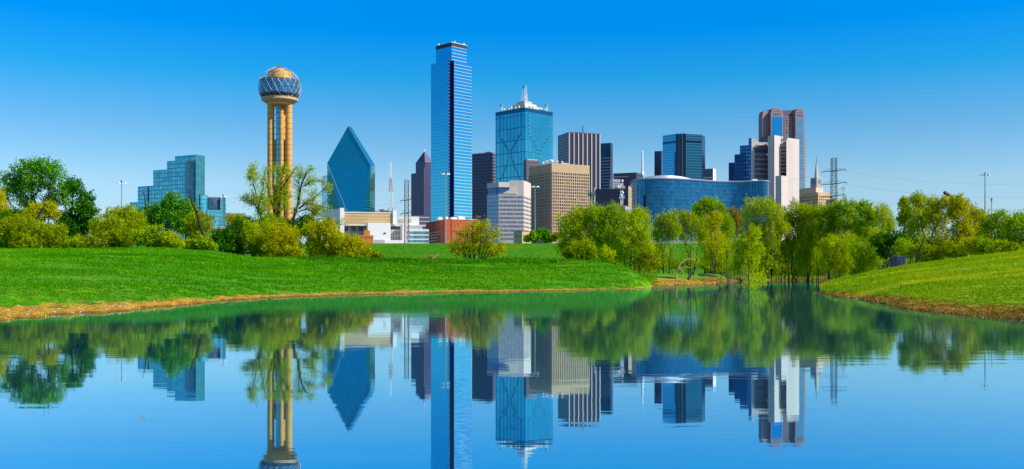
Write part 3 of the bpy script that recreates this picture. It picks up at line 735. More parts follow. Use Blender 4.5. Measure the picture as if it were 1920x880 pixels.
# --- curved blue glass hotel
def curved_hotel():
    d0 = 850.0; r = empty('curved_hotel', (X(1310, d0), d0, ZG), 0, 'long wavy blue glass hotel with a curved silver roof above the trees', 'building')
    key = [(1184,885),(1184.3,868),(1187,854),(1194,845),(1206,839),(1225,836),(1250,836),(1275,840),(1300,847),(1322,855),(1345,862),(1368,866),(1392,866),(1412,862),(1428,858),(1437,858),(1441.5,864),(1442.5,874)]
    # resample as a smooth curve
    P = np.array([(X(p, dd)-X(1310, d0), dd-d0) for p, dd in key]); PX = np.array([p for p, _ in key])
    tt = np.concatenate([[0], np.cumsum(np.hypot(*np.diff(P, axis=0).T))]); u = np.linspace(0, tt[-1], 90)
    xs, ys, pxs = np.interp(u, tt, P[:, 0]), np.interp(u, tt, P[:, 1]), np.interp(u, tt, PX)
    for _ in range(3): xs[1:-1] = (xs[:-2]+2*xs[1:-1]+xs[2:])/4; ys[1:-1] = (ys[:-2]+2*ys[1:-1]+ys[2:])/4
    zt = np.array([Zp(np.interp(p, [1184,1330,1442], [344.5,344.0,342.0]), dd+d0)-ZG for p, dd in zip(pxs, ys)]); zt[:] = np.linspace(zt[4], zt[-4], len(zt))
    g = facade('hotel_blue_glass', (0.008,0.125,0.25), (0.006,0.06,0.15), 2.6, 3.5, 0.14, 0.0, 0.07, 0.75, 0.35, 0.012, uv=True)
    v, f, uvs = [], [], []
    n = len(xs)
    for i in range(n): v += [(xs[i], ys[i], 0), (xs[i], ys[i], zt[i])]
    v += [(xs[-1], ys[-1]+22, 0), (xs[-1], ys[-1]+22, zt[-1]), (xs[0], ys[0]+22, 0), (xs[0], ys[0]+22, zt[0])]
    ring = [2*i for i in range(n)]+[2*n, 2*n+2]; L = np.concatenate([u, [u[-1]+22, u[-1]+150]])
    for i in range(len(ring)):
        j = (i+1) % len(ring); a, b_ = ring[i], ring[j]
        f.append((a, b_, b_+1, a+1)); la, lb = L[i], (L[j] if j else L[-1]+22)
        uvs += [(la, 0), (lb, 0), (lb, v[b_+1][2]), (la, v[a+1][2])]
    f.append(tuple(a+1 for a in ring)); uvs += [(0.0, 0.5)]*len(ring)
    me = bpy.data.meshes.new('glass_body'); me.from_pydata(v, [], f); me.update()
    ul = me.uv_layers.new(name='UVMap'); ul.data.foreach_set('uv', np.array(uvs, float).ravel()); me.materials.append(g)
    add('glass_body', me, r)
    # floor lines: thin pale ledges that follow the curve
    nx, ny = np.gradient(ys), -np.gradient(xs); ln = np.hypot(nx, ny); nx, ny = nx/ln, ny/ln
    zz = 4.0; led = MB()
    while zz < zt.min()-1:
        led.tube([(xs[i]+nx[i]*0.1, ys[i]+ny[i]*0.1, zz) for i in range(0, n)], 0.11, 4); zz += 3.5
    led.build('floor_ledges', plain('pale_blue_ledge', (0.06,0.26,0.42), 0.4, 0.2), r)
    led = MB().tube([(xs[i]+nx[i]*0.5, ys[i]+ny[i]*0.5, zt[i]+0.3) for i in range(n)], 0.65, 5); led.build('roof_edge', M['roof_silver'], r)
    # roof: swept silver shell set back from the facade
    rt = np.array([Zp(np.interp(p, [1184,1193,1200,1212,1240,1262,1285,1305,1330,1380,1420,1436,1443], [344,343,338.5,335.5,333.2,332.8,334.6,337.8,340.6,340.0,338.6,339.6,342]), d0+8)-ZG for p in pxs])
    vv, ff = [], []
    sb = 2.0
    for i in range(n):
        x_, y_ = xs[i]-nx[i]*sb, ys[i]-ny[i]*sb
        vv += [(x_, y_, zt[i]+0.02), (x_, y_+1.5, max(rt[i], zt[i]+0.3)), (x_, y_+16, max(rt[i], zt[i]+0.3)-0.6), (x_, y_+18, zt[i]+0.02)]
    for i in range(n-1):
        for k in range(3): ff.append((i*4+k, (i+1)*4+k, (i+1)*4+k+1, i*4+k+1))
    ff += [(0, 1, 2, 3), tuple((n-1)*4+k for k in (3, 2, 1, 0))]
    mb = MB(); mb.v, mb.f = vv, ff; mb.build('curved_roof', M['roof_silver'], r)
    z1 = rt.max()
    MB().box(-22, -19, 14, 18, z1-3, z1+0.8).build('roof_plant', M['white'], r)
    MB().sphere((X(1424, d0)-X(1310, d0), 18, zt[-1]+0.6), 4.0, 14, 8, 0.5).build('roof_dome', M['white_paint'], r)
curved_hotel()

def roof_bits():
    for o in list(bpy.data.objects):
        lab = o.get('label', '')
        if lab.startswith('plain dark violet'):
            MB().box(3, 9, 4, 14, Zp(286,1350)-ZG, Zp(283.6,1350)-ZG).build('roof_house', M['grey_stone'], o); MB().tube([(2, 22, Zp(286,1350)-ZG), (2, 22, Zp(280,1350)-ZG)], 0.25, 5).build('roof_antenna', M['galv'], o)
        if lab.startswith('tan office block with deep'):
            for i, (a, c_) in enumerate(((26, 5), (30, 9), (10, 12))): MB().box(a, a+2.4, c_, c_+2, Zp(306,950)-ZG, Zp(304.2-i*0.4,950)-ZG).build('air_handler', M['galv'], o)
        if lab.startswith('dark tower with tall white'):
            MB().box(12, 24, 5, 14, Zp(247.7,1300)-ZG, Zp(245.8,1300)-ZG).build('roof_house', M['purple_granite'], o)
roof_bits()

def needle():
    d = 1150.0; r = empty('needle_spire', (X(1204.5, d), d, ZG), 0, 'slender white needle spire standing alone left of the octagonal glass tower', 'spire')
    z = lambda py: Zp(py, d)-ZG
    MB().cyl(0, 0, 0, z(329), 2.2, 1.9, 10).build('base', M['grey_stone'], r)
    MB().cyl(0, 0, z(329), z(322), 1.9, 1.25, 10).cyl(0, 0, z(322), z(285), 1.25, 0.9, 10).cyl(0, 0, z(285), z(281.5), 0.9, 0.05, 10).build('needle', M['white_paint'], r)
    mb = MB()
    for k in range(3):
        a = k*2.1+0.4; mb.tube([(5*math.cos(a), 5*math.sin(a), z(331)), (0.9*math.cos(a), 0.9*math.sin(a), z(322))], 0.45, 5)
    mb.build('struts', M['white_paint'], r)
needle()

def octagon():
    d = 1400.0; b = Bld('office_tower', 'octagonal teal glass tower with dark central stripes and a dark belt', 1286, d, 10, 1267, 1316)
    g = facade('octagon_glass', (0.045,0.30,0.50), (0.03,0.20,0.36), 60, 3.9, 0, 0.15, 0.06, 0.7, 0.08, 0.004)
    dk = M['dark_glass']
    def loc(px, dd):
        v = Vector((X(px, dd), dd))-b.P0; return (v.dot(b.ur), v.dot(b.ul))
    poly = [loc(1242.5,1424), loc(1267,1404), loc(1286,1400), loc(1316,1408), loc(1322,1428), loc(1318,1450), loc(1250,1450)]
    cc = Vector((sum(p[0] for p in poly)/7, sum(p[1] for p in poly)/7))
    def sc(k, da=0): return [(cc.x+(p[0]-cc.x)*k, cc.y+(p[1]-cc.y)*k) for p in poly]
    MB().prism(poly, 0, b.z(251)).build('glass_body', g, b.root)
    MB().prism(sc(1.006), b.z(267), b.z(263.5)).build('dark_belt', dk, b.root)
    MB().prism(sc(1.004), b.z(251), b.z(250.2)).build('parapet', M['roof_silver'], b.root)
    # dark panels on the middle and right faces
    def panel(p, q, a0, a1, off, z0, z1, m, nm):
        p, q = Vector(p), Vector(q); dv = q-p; nr = Vector((dv.y, -dv.x)).normalized()
        A, B2 = p+dv*a0, p+dv*a1
        poly2 = [A+nr*off, B2+nr*off, B2+nr*0.03, A+nr*0.03]
        MB().prism([(v.x, v.y) for v in poly2], z0, z1).build(nm, m, b.root)
    zt = b.z(251.2)
    for a0, a1 in ((0.0,0.28),(0.36,0.62),(0.70,1.0)): panel(poly[1], poly[2], a0, a1, 0.25, 0, zt, dk, 'dark_stripe')
    panel(poly[1], poly[2], 0.28, 0.36, 0.2, 0, zt, plain('octagon_blue', (0.02,0.12,0.25), 0.15, 0.5), 'blue_stripe'); panel(poly[1], poly[2], 0.62, 0.70, 0.2, 0, zt, M['roof_silver'], 'silver_stripe')
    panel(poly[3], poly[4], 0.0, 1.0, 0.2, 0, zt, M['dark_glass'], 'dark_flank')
    b = Bld('office_tower', 'narrow dark blue tower tucked against the left side of the octagonal tower', 1240, 1500, 70, 1227, 1246)
    b.box('body', facade('navy_bands', (0.02,0.035,0.09), (0.05,0.06,0.12), 200, 4.2, 0, 0.3, 0.2, 0.3), 0, b.Lr, 0, b.Ll, 0, b.z(284)); b.box('roof_edge', M['dark_metal'], -.1, b.Lr+.1, -.1, b.Ll+.1, b.z(284), b.z(283.3))
    b = Bld('office_tower', 'short blue block with a white right flank beside the octagonal tower', 1337, 1300, 60, 1318, 1342.5)
    b.box('body', M['white'], 0, b.Lr, 0, b.Ll, 0, b.z(316))
    b.win('L', 0.2, b.Ll-0.2, 0, b.z(316.5), facade('small_navy_glass', (0.02,0.05,0.12), (0.12,0.16,0.25), 3, 3.8, 0.1, 0.2, 0.15, 0.3), 0.05, 0, 'glass_wall')
    b.grid('L', 0.8, b.Ll-0.6, 6, b.z(335), b.z(331), 1, 0.6, 0.6, M['white'], 0.05, 0.06)
octagon()

def stepped_blue():
    b = Bld('office_tower', 'dark blue tower rising in four steps behind the wavy glass hotel', 1409, 1500, 62, 1366, 1425)
    g = facade('step_glass', (0.045,0.20,0.46), (0.03,0.06,0.16), 4.6, 5.6, 0.24, 0.3, 0.1, 0.65, 0.3, 0.02)
    gv = facade('step_glass_violet', (0.035,0.09,0.24), (0.05,0.06,0.14), 4.6, 5.6, 0.24, 0.3, 0.2, 0.3, 0.3, 0.02)
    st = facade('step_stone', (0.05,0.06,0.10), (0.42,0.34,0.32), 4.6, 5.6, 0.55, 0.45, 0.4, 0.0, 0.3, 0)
    for (p0, p1, top, m) in ((1403.5,1409,259,g),(1387,1403.5,272,g),(1377,1387,288,g),(1366,1377,303,gv)):
        b.box('step_block', m, 0 if p1 > 1404 else 0.4, b.Lr, b.s('L', p1), b.s('L', p0)-0.02, 0, b.z(top))
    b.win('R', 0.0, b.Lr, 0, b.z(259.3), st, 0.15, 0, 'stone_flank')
stepped_blue()

def arch_tower():
    b = Bld('skyscraper', 'mauve granite skyscraper with rounded arched tops behind the white stepped tower', 1446, 1310, 16, 1430, 1512)
    ms = facade('mauve_grid', (0.12,0.09,0.12), (0.27,0.18,0.19), 3.4, 4.0, 0.5, 0.35, 0.5, 0, 0.1, 0)
    s = lambda px: b.s('R', px)
    dp = b.Ll*1.0
    def arch(x0, x1, ytop, inset=0):
        r_ = (x1-x0)/2; zc = b.z(ytop)-r_; c = (x0+x1)/2
        return [(x0, 0), (x1, 0)]+[(c+r_*math.cos(a), zc+r_*math.sin(a)) for a in np.linspace(0, math.pi, 17)]
    MB().extr_y(arch(s(1445.5), s(1468.5), 201), 0, dp).build('arched_bay', M['mauve'], b.root)
    MB().extr_y(arch(s(1490), s(1507), 200.5), -2.0, dp).build('arched_bay', M['mauve'], b.root)
    # body between the bays with a rounded shoulder
    z1 = b.z(207.5)
    MB().box(s(1468.6), s(1489.9), 3.0, dp-2, 0, b.z(216)).build('body', ms, b.root)
    mb = MB().extr_y([(s(1468.6), b.z(216)), (s(1489.9), b.z(216)), (s(1489.9), b.z(203)), (s(1468.6), b.z(204))], 7.0, dp-4); mb.build('vault_roof', M['purple_granite'], b.root)
    # left wing, rounded along its outer shoulder
    r_ = s(1445.4)-b.s('R', 1434); pr = [(s(1445.3), 0), (s(1445.3), b.z(207))]+[(s(1445.3)-r_*0.55-r_*0.45*math.sin(a), b.z(207)-r_*0.8*(1-math.cos(a))) for a in np.linspace(0, math.pi/2, 9)]+[(s(1445.3)-r_, 0)]
    MB().extr_y(pr, 6, dp-6).build('left_wing', M['mauve'], b.root)
    bl = facade('arch_blue_glass', (0.02,0.26,0.48), (0.015,0.18,0.36), 40, 4, 0, 0.08, 0.06, 0.85, 0.06, 0.004)
    gr = facade('arch_grey_glass', (0.20,0.34,0.42), (0.10,0.16,0.22), 40, 4, 0, 0.18, 0.1, 0.75, 0.15, 0.01)
    b.win('R', s(1447), s(1466.8), b.z(330), b.z(218.5), bl, 0.12, 0, 'glass_front')
    b.win('R', s(1492), s(1504.6), b.z(400), b.z(218.5), gr, 0.12, 2.0, 'glass_front')
    for (x0, x1, yt, out) in ((s(1448.5), s(1465.5), 203.5, 0), (s(1492.3), s(1504.5), 202.8, 2.0)):
        a = arch(x0, x1, yt); a = [(p[0], max(p[1], b.z(213))) for p in a]
        o = MB().extr_y(a, -out-0.14, -out-0.02).build('arch_window', facade('arch_lattice', (0.05,0.07,0.13), (0.34,0.25,0.27), 2.2, 2.4, 0.3, 0.3, 0.3, 0.2), b.root)
        b.grid('R', x0, x1, 5, b.z(217.5), b.z(213.5), 1, 0.5, 0.8, M['window_glass'], 0.08, out)
    b.grid('R', s(1469.5), s(1480), 2, b.z(262), b.z(218), 12, 0.6, 0.5, M['window_glass'], 0.06, -3.0)
    b.box('right_wing', facade('tan_grid_wall', (0.10,0.07,0.07), (0.50,0.36,0.26), 2.6, 4.2, 0.5, 0.5, 0.6, 0), s(1507.2), s(1512.3), 3, dp*0.6, 0, b.z(262))
    MB().box(s(1431), s(1445), 2, 5.8, b.z(300), b.z(258)).build('sloped_skirt', M['dark_glass'], b.root)
    b.finish()
arch_tower()

def white_tower():
    r = Bld('office_tower', 'white stone tower of stepped slabs with dark louvred bands, right of the wavy glass hotel', 1452, 1000, 42, 1440, 1464)
    w_ = M['white_stone']; s = lambda px, o=0: r.s('R', px, o)
    r.box('slab', w_, 0, r.Lr, 0, r.Ll, 0, r.z(253.5))
    def blk(name, m, px0, px1, ytop, dd, ybot=None, depth=14, th=0.0):
        # a block whose front is square to the street, with its own near corner depth
        P = Vector((X(px0, dd), dd))-r.P0; Q = Vector((X(px1, dd+th), dd+th))-r.P0
        ra = (P+r.P0).normalized()*depth; rb = (Q+r.P0).normalized()*depth
        pts = [P, Q, Q+rb, P+ra]; pl = [(v.dot(r.ur), v.dot(r.ul)) for v in pts]
        z0 = 0 if ybot is None else r.z(ybot)
        return MB().prism(pl, z0, Zp(ytop, dd)-r.zb).build(name, m, r.root)
    blk('louvred_wing', w_, 1409.5, 1441.5, 266.5, 1012, th=4, depth=20)
    for k in range(10):
        y0 = 272+k*9.2; h = 10 if k == 0 else 4.3
        blk('louvre_band', M['purple_granite'], 1416, 1440.3, y0, 1011.3, y0+h, 0.5, 3.2)
    blk('core', M['tan'], 1463, 1478, 266, 1016, th=3, depth=12)
    for k in range(8):
        y0 = 275+k*7.0; blk('window_band', M['dark_glass'], 1464.8, 1473.2, y0, 1015.2, y0+4.2, 0.6, 1.6)
    for k in range(8):
        y0 = 271+k*7.0; blk('sill', w_, 1464.5, 1474.2, y0, 1014.6, y0+1.8, 0.4, 1.8)
    blk('right_slab', w_, 1476.2, 1498.5, 258.5, 1004, th=12, depth=14)
    blk('slab_shoulder', w_, 1474.5, 1489.0, 264, 1003.2, None, 6, 6)
    r2 = Bld('annex', 'lower white stone block in front of the stepped white tower', 1465, 965, 42, 1454, 1477)
    r2.box('slab', w_, 0, r2.Lr, 0, r2.Ll, 0, r2.z(330)); r2.box('coping', M['white'], -.15, r2.Lr+.1, -.15, r2.Ll+.1, r2.z(330), r2.z(329.4))
    MB().sphere((r.Lr*1.9, 6, Zp(257, 1004)-r.zb+1.0), 1.6, 10, 7).build('roof_dish', M['white_paint'], r.root)
white_tower()

def spire_building():
    b = Bld('office_building', 'tan stepped office building with a square clock tower and pale spire', 1534, 1100, 30, 1487, 1561)
    tn = plain('sandy_brick', (0.58,0.40,0.22), 0.8, amt=0.08); tp = plain('pale_sandstone', (0.64,0.52,0.36), 0.8, amt=0.06)
    b.box('body', tn, 0, b.Lr, 0, b.Ll, 0, b.z(364))
    b.grid('R', 0.5, b.Lr-0.4, 7, b.z(394), b.z(366), 5, 0.55, 0.5, M['window_glass'])
    b.grid('L', 0.8, b.Ll-0.6, 15, b.z(394), b.z(366), 5, 0.55, 0.5, M['window_glass'])
    b.box('penthouse', tp, 1.0, b.Lr*0.55, 4, b.Ll*0.78, b.z(364), b.z(350.5))
    b.box('low_step', tn, 0.6, b.Lr-0.6, 0.6, b.Ll*0.6, b.z(364), b.z(360.5))
    t0 = b.s('L', 1521, -3); cx, cy, h = 6.5, 8.5, 4.6
    tw = MB().box(cx-h, cx+h, cy-h, cy+h, b.z(350.5), b.z(332)).build('clock_tower', M['grey_stone'], b.root)
    zc = (b.z(350.5)+b.z(332))/2+0.6
    for f in (0, 1):
        mb = MB(); n = 20
        for i in range(n):
            a0, a1 = 2*math.pi*i/n, 2*math.pi*(i+1)/n
            for (q, w2) in ((2.6, 0.25),):
                p0 = (q*math.cos(a0), q*math.sin(a0)); p1 = (q*math.cos(a1), q*math.sin(a1))
                if f: mb.tube([(cx-h-0.1, cy+p0[0], zc+p0[1]), (cx-h-0.1, cy+p1[0], zc+p1[1])], w2, 4)
                else: mb.tube([(cx+p0[0], cy-h-0.1, zc+p0[1]), (cx+p1[0], cy-h-0.1, zc+p1[1])], w2, 4)
        for (u0, v0, u1, v1) in ((-1.1,-1.3,0,1.4),(0,1.4,1.1,-1.3),(-0.6,-0.3,0.6,-0.3)):
            if f: mb.tube([(cx-h-0.1, cy-u0, zc+v0), (cx-h-0.1, cy-u1, zc+v1)], 0.22, 4)
            else: mb.tube([(cx+u0, cy-h-0.1, zc+v0), (cx+u1, cy-h-0.1, zc+v1)], 0.22, 4)
        mb.build('round_emblem', M['dark_metal'], tw)
    MB().cyl(cx, cy, b.z(332), b.z(306), 2.3, 0.8, 8).build('spire', tp, b.root)
    MB().tube([(cx, cy, b.z(306)), (cx, cy, b.z(291))], [0.55, 0.3], 6).build('spire_mast', M['galv'], b.root)
    for px0, px1, dd, top in ((1468, 1489, 1090, 373),):
        P = Vector((X(px0, dd), dd))-b.P0; Q = Vector((X(px1, dd), dd))-b.P0
        pl = [(v.dot(b.ur), v.dot(b.ul)) for v in (P, Q, Q+Vector((0, 12)), P+Vector((0, 12)))]
        MB().prism(pl, 0, Zp(top, dd)-ZG).build('low_wing', tn, b.root)
    b.finish()
    b = Bld('office_building', 'low tan block with few windows directly behind the right lattice pylon', 1566, 1080, 24, 1549, 1578)
    b.box('body', tn, 0, b.Lr, 0, b.Ll, 0, b.z(373)); b.grid('L', 0.8, b.Ll-0.6, 5, b.z(392), b.z(375), 3, 0.55, 0.5, M['window_glass']); b.finish()
    b = Bld('office_building', 'small sandy block half hidden by trees right of the pylon', 1634, 900, 30, 1629, 1642)
    b.box('body', tn, 0, b.Lr, 0, b.Ll, 0, b.z(386)); b.box('coping', tp, -.1, b.Lr+.1, -.1, b.Ll+.1, b.z(386), b.z(385))
spire_building()

# --- red brick block
def red_block():
    b = Bld('brick_building', 'red brick block with rows of paired dark windows on the levee edge', 836, 620, 22, 799, 900.5)
    b.box('body', M['brick_red'], 0, b.Lr, 0, b.Ll, 0, b.z(412))
    b.box('coping', plain('coping', (0.50,0.20,0.12), 0.8), -0.12, b.Lr+0.12, -0.12, b.Ll+0.1, b.z(412), b.z(411.2))
    for f, s0, s1, n in (('R', b.s('R', 848), b.s('R', 899), 9), ('L', b.s('L', 830), b.s('L', 803), 6)):
        b.grid(f, s0, s1, n, b.z(457), b.z(430.5), 5, 0.62, 0.34, M['window_glass'], 0.05)
    b.win('R', b.s('R', 845), b.s('R', 846.6), 0, b.z(412.3), M['dark_metal'], 0.06, 0, 'downpipe')
    for px, w2, h in ((826,8,406),(838,5,405),(852,12,405.5),(866,14,404),(888,18,409)):
        b.box('roof_plant', M['white'], b.s('R', px, -8)-w2*.16, b.s('R', px, -8)+w2*.16, 8, 12, b.z(411.2), b.z(h))
    b.finish()
    b = Bld('shed', 'small beige flat-roofed block with a row of slit windows on the levee', 979, 470, 32, 963, 993, zb=4)
    wl = plain('beige_wall', (0.58,0.42,0.22), 0.8)
    b.box('body', wl, 0, b.Lr, 0, b.Ll, 0, b.z(434)); b.grid('R', 0.4, b.Lr-0.3, 3, b.z(444), b.z(441.5), 1, 0.7, 0.9, M['window_glass']); b.grid('L', 0.5, b.Ll-0.3, 4, b.z(444), b.z(441.5), 1, 0.7, 0.9, M['window_glass'])
    b.box('roof_edge', plain('red_brown_edge', (0.35,0.14,0.08), 0.8), -0.15, b.Lr+0.15, -0.15, b.Ll+0.15, b.z(434), b.z(433)); b.finish()
red_block()

# --- white civic complex
def civic():
    d = 600.0; W = M['white']
    b = Bld('civic_hall', 'wide white hall with a tan ribbed upper wall beside the levee', 637.5, d, 16, 611, 744)
    s = lambda px, o=0: b.s('R', px, o)
    b.box('left_pillar', W, 0, s(645.5), 0, 8, 0, b.z(390))
    MB().prism([(-0.05, 0.05), (-0.05, 8), (-8.6, 8+11), (-8.9, 11+0)], 0, b.z(391.5)).build('left_wing', W, b.root)
    b.box('ribbed_wall', M['tan_ribbed'], s(645.5), s(737), 1.5, 9, b.z(421), b.z(398.5))
    b.box('coping', W, s(645.4), s(737), 1.2, 9.2, b.z(398.5), b.z(397))
    b.box('right_pillar', W, s(737), s(744), 0.4, 8, b.z(420), b.z(393))
    b.box('recess_wall', plain('recess_wall', (0.40,0.34,0.32), 0.8), s(645.5), s(760), 7, 9, 0, b.z(421))
    b.box('soffit', W, s(645.5), s(752), 1.2, 7, b.z(422.5), b.z(421))
    for k in range(3): b.win('R', s(647+k*14), s(655+k*14), b.z(432), b.z(423), M['window_glass'], 0.1, -6.9, 'window')
    b.box('front_block', W, s(687), s(729), -7, 0.5, 0, b.z(418.3))
    b.box('low_wall', W, s(718), s(760), -7.5, -6.7, 0, b.z(450.5))
    b.box('grey_parapet', M['grey_stone'], s(692), s(718), -8.2, -7.4, 0, b.z(450))
    for k in range(7):
        b.win('R', s(731+k*3.0), s(732.3+k*3.0), b.z(450), b.z(431), W, 1.0, -4.0, 'column')
    b.win('R', s(730), s(752), b.z(441.3), b.z(440), W, 0.8, -4.0, 'lintel'); b.win('R', s(730), s(753), b.z(431), b.z(429), W, 1.2, -4.0, 'lintel')
    b.box('brown_back_wall', plain('brown_back_wall', (0.50,0.27,0.09), 0.8), s(730), s(750), 5.5, 6.9, 0, b.z(430))
    b.box('end_wall', W, s(752), s(760), -5, 7, 0, b.z(419.5))
    for px0, px1, top in ((660,680,395.2),(705,735,393.5),(714,721,390.5),(722,730,391.5)):
        b.box('roof_plant', M['purple_granite'] if px0 in (660,714) else M['mauve'], s(px0), s(px1), 3, 7, b.z(398), b.z(top))
    b.finish()
    b = Bld('office_building', 'white three-storey office with long glass bands behind the left lattice pylon', 766, 622, 6, 745, 804.5)
    s = lambda px: b.s('R', px)
    b.box('body', W, s(752.5), s(804.2), 0, 10, 0, b.z(430))
    gb = facade('band_glass', (0.13,0.32,0.36), (0.05,0.10,0.13), 1.6, 20, 0.1, 0, 0.1, 0.5, 0.5, 0.02)
    for y0, y1 in ((439.5,433.8),(447.5,441.8),(455,449.8)):
        b.win('R', s(766), s(804), b.z(y0), b.z(y1), gb, 0.06, 0, 'window_band')
        b.win('R', s(759.5), s(764.5), b.z(y0), b.z(y1), M['window_glass'], 0.06, 0, 'window')
    b.box('roof_slab', W, s(757), s(797), 0.8, 9, b.z(423.2), b.z(422)); b.box('upper_room', W, s(760), s(792), 2, 9, b.z(430), b.z(423.2))
    b.box('plant_room', W, s(746), s(786), 4, 10, b.z(422), b.z(405.5))
    b.win('R', s(747.5), s(757), b.z(417.5), b.z(410), M['concrete'], 0.05, -3.95, 'louvre_panel'); b.win('R', s(765), s(771.5), b.z(417.5), b.z(410), M['concrete'], 0.05, -3.95, 'louvre_panel')
    b.finish()
    b = Bld('low_building', 'low bright orange building half hidden by the yellow bushes', 662, 560, 5, 659, 700)
    b.box('body', M['orange_paint'], 0, b.s('R', 699.5), 0, 6, 0, b.z(442.5)); b.box('stair_head', M['orange_paint'], b.s('R', 682), b.s('R', 693), 1, 5, b.z(442.5), b.z(432.3))
    b.box('roof_edge', M['tan'], -0.1, b.s('R', 700), -0.12, 6.1, b.z(442.5), b.z(441.4)); b.box('stair_cap', M['red_paint'], b.s('R', 681.6), b.s('R', 684), 0.9, 5.1, b.z(432.3), b.z(430.5))
    b.grid('R', 1, b.s('R', 699), 9, b.z(448), b.z(444.5), 1, 0.3, 0.8, M['window_glass']); b.finish()
    # flag on a short pole in front of the white block
    dd = 575.0; r = empty('flag', (X(718, dd), dd, ZG), 0, 'small red, white and blue flag on a pole before the white block', 'flag')
    z = lambda py: Zp(py, dd)-ZG
    MB().cyl(0, 0, 0, z(432), 0.09, 0.05, 8).build('pole', M['white_paint'], r)
    t = NT('flag_cloth'); sp = t.n('ShaderNodeSeparateXYZ'); t.l(t.uv(), sp.inputs[0])
    st = t.math('LESS_THAN', t.math('FRACT', t.math('MULTIPLY', sp.outputs[1], 6.5)), 0.5)
    c = t.mix(st, (0.75,0.75,0.75), (0.55,0.02,0.03)); can = t.math('MULTIPLY', t.math('LESS_THAN', sp.outputs[0], 0.4), t.math('GREATER_THAN', sp.outputs[1], 0.46))
    fm = t.done(t.pr(t.mix(can, c, (0.02,0.03,0.2)), 0.8))
    v, f, uvs = [], [], []
    for i in range(9):
        a = i/8
        for q in (0, 1): v.append((0.1+a*1.9, 0.18*math.sin(a*6), z(441)+q*1.15+a*0.75-0.2*a*a))
    for i in range(8):
        f.append((2*i, 2*i+2, 2*i+3, 2*i+1)); uvs += [(i/8, 0), ((i+1)/8, 0), ((i+1)/8, 1), (i/8, 1)]
    me = bpy.data.meshes.new('cloth'); me.from_pydata(v, [], f); ul = me.uv_layers.new(name='UVMap'); ul.data.foreach_set('uv', np.array(uvs, float).ravel()); me.materials.append(fm)
    add('cloth', me, r)
civic()

# --- overpass glimpsed at left, wall and shed glimpsed at right
def roadside():
    d = 330.0; r = empty('overpass', (X(425, d), d, 2), 0, 'pale concrete overpass glimpsed between the left bushes', 'bridge')
    z = lambda py: Zp(py, d)-2
    MB().box(-8, 9, -3, 3, z(434), z(429)).build('deck', M['concrete'], r); MB().box(-8, 9, -3.3, -3.02, z(430), z(425.5)).build('parapet', M['concrete'], r)
    for k in (-5, 1, 7): MB().box(k-0.5, k+0.5, -2, 2, 0, z(434)).build('pier', M['concrete'], r)
    for k in range(3): MB().box(-8, 9, -3.5, -3.34, z(446+k*6), z(445+k*6)+0.15).build('rail', M['concrete'], r)
    d = 418.0; r = empty('barrier_wall', (X(1365, d), d, gz(1365, d)), 0, 'long pale concrete road barrier along the levee behind the right trees', 'wall')
    a, c = X(1216, d)-X(1365, d), X(1530, d)-X(1365, d)
    MB().box(a, c, 0, 0.5, -0.6, Zp(452.3, d)-gz(1365, d)).build('wall', M['concrete'], r); MB().box(a, c, -0.1, 0.6, Zp(452.3, d)-gz(1365, d), Zp(451.6, d)-gz(1365, d)).build('coping', M['white'], r)
    d = 260.0; zb = gz(1650, d); r = empty('shed', (X(1640, d), d, zb), R(-20), 'grey tin-roofed shed half hidden under the right trees', 'shed')
    z = lambda py: Zp(py, d)-zb
    MB().box(-2.2, 3.4, 0, 4, 0, z(436)).build('wall', M['rust'], r); MB().extr_y([(-2.8, z(436.5)), (4.2, z(430)), (4.2, z(428.8)), (-2.8, z(435.3))], -0.8, 4.6).build('roof', M['roof_silver'], r)
    d = 150.0; zb = gz(1690, d); r = empty('container', (X(1690, d), d, zb), R(8), 'blue steel container in the shade under the leaning right trees', 'container')
    z = lambda py: Zp(py, d)-zb
    t = plain('blue_steel', (0.035,0.05,0.12), 0.6); mb = MB().box(-0.75, 0.75, 0, 2.0, 0.05, z(482)).build('body', t, r)
    rb = MB()
    for k in range(5): rb.box(-0.7+k*0.28, -0.6+k*0.28, -0.05, -0.003, 0.1, z(482.5))
    rb.build('ribs', t, r); MB().box(-0.8, 0.8, -0.06, 2.05, z(482), z(482)+0.08).build('roof', t, r)
roadside()

# ------------------------------------------------------------------ masts, pylons, lamps
def lattice(mb, x0, y0, z0, w0, z1, w1, n, r=0.06, rb=0.04):
    c = [(-1,-1),(1,-1),(1,1),(-1,1)]
    for sx, sy in c: mb.tube([(x0+sx*w0, y0+sy*w0, z0), (x0+sx*w1, y0+sy*w1, z1)], r, 4)
    for i in range(n):
        a, b_ = i/n, (i+1)/n; wa, wb = w0+(w1-w0)*a, w0+(w1-w0)*b_; za, zb = z0+(z1-z0)*a, z0+(z1-z0)*b_
        for k in range(4):
            p, q = c[k], c[(k+1) % 4]
            mb.tube([(x0+p[0]*wa, y0+p[1]*wa, za), (x0+q[0]*wb, y0+q[1]*wb, zb)], rb, 3)
            mb.tube([(x0+q[0]*wa, y0+q[1]*wa, za), (x0+p[0]*wb, y0+p[1]*wb, zb)], rb, 3)
            mb.tube([(x0+p[0]*wb, y0+p[1]*wb, zb), (x0+q[0]*wb, y0+q[1]*wb, zb)], rb, 3)
ARMS = {}
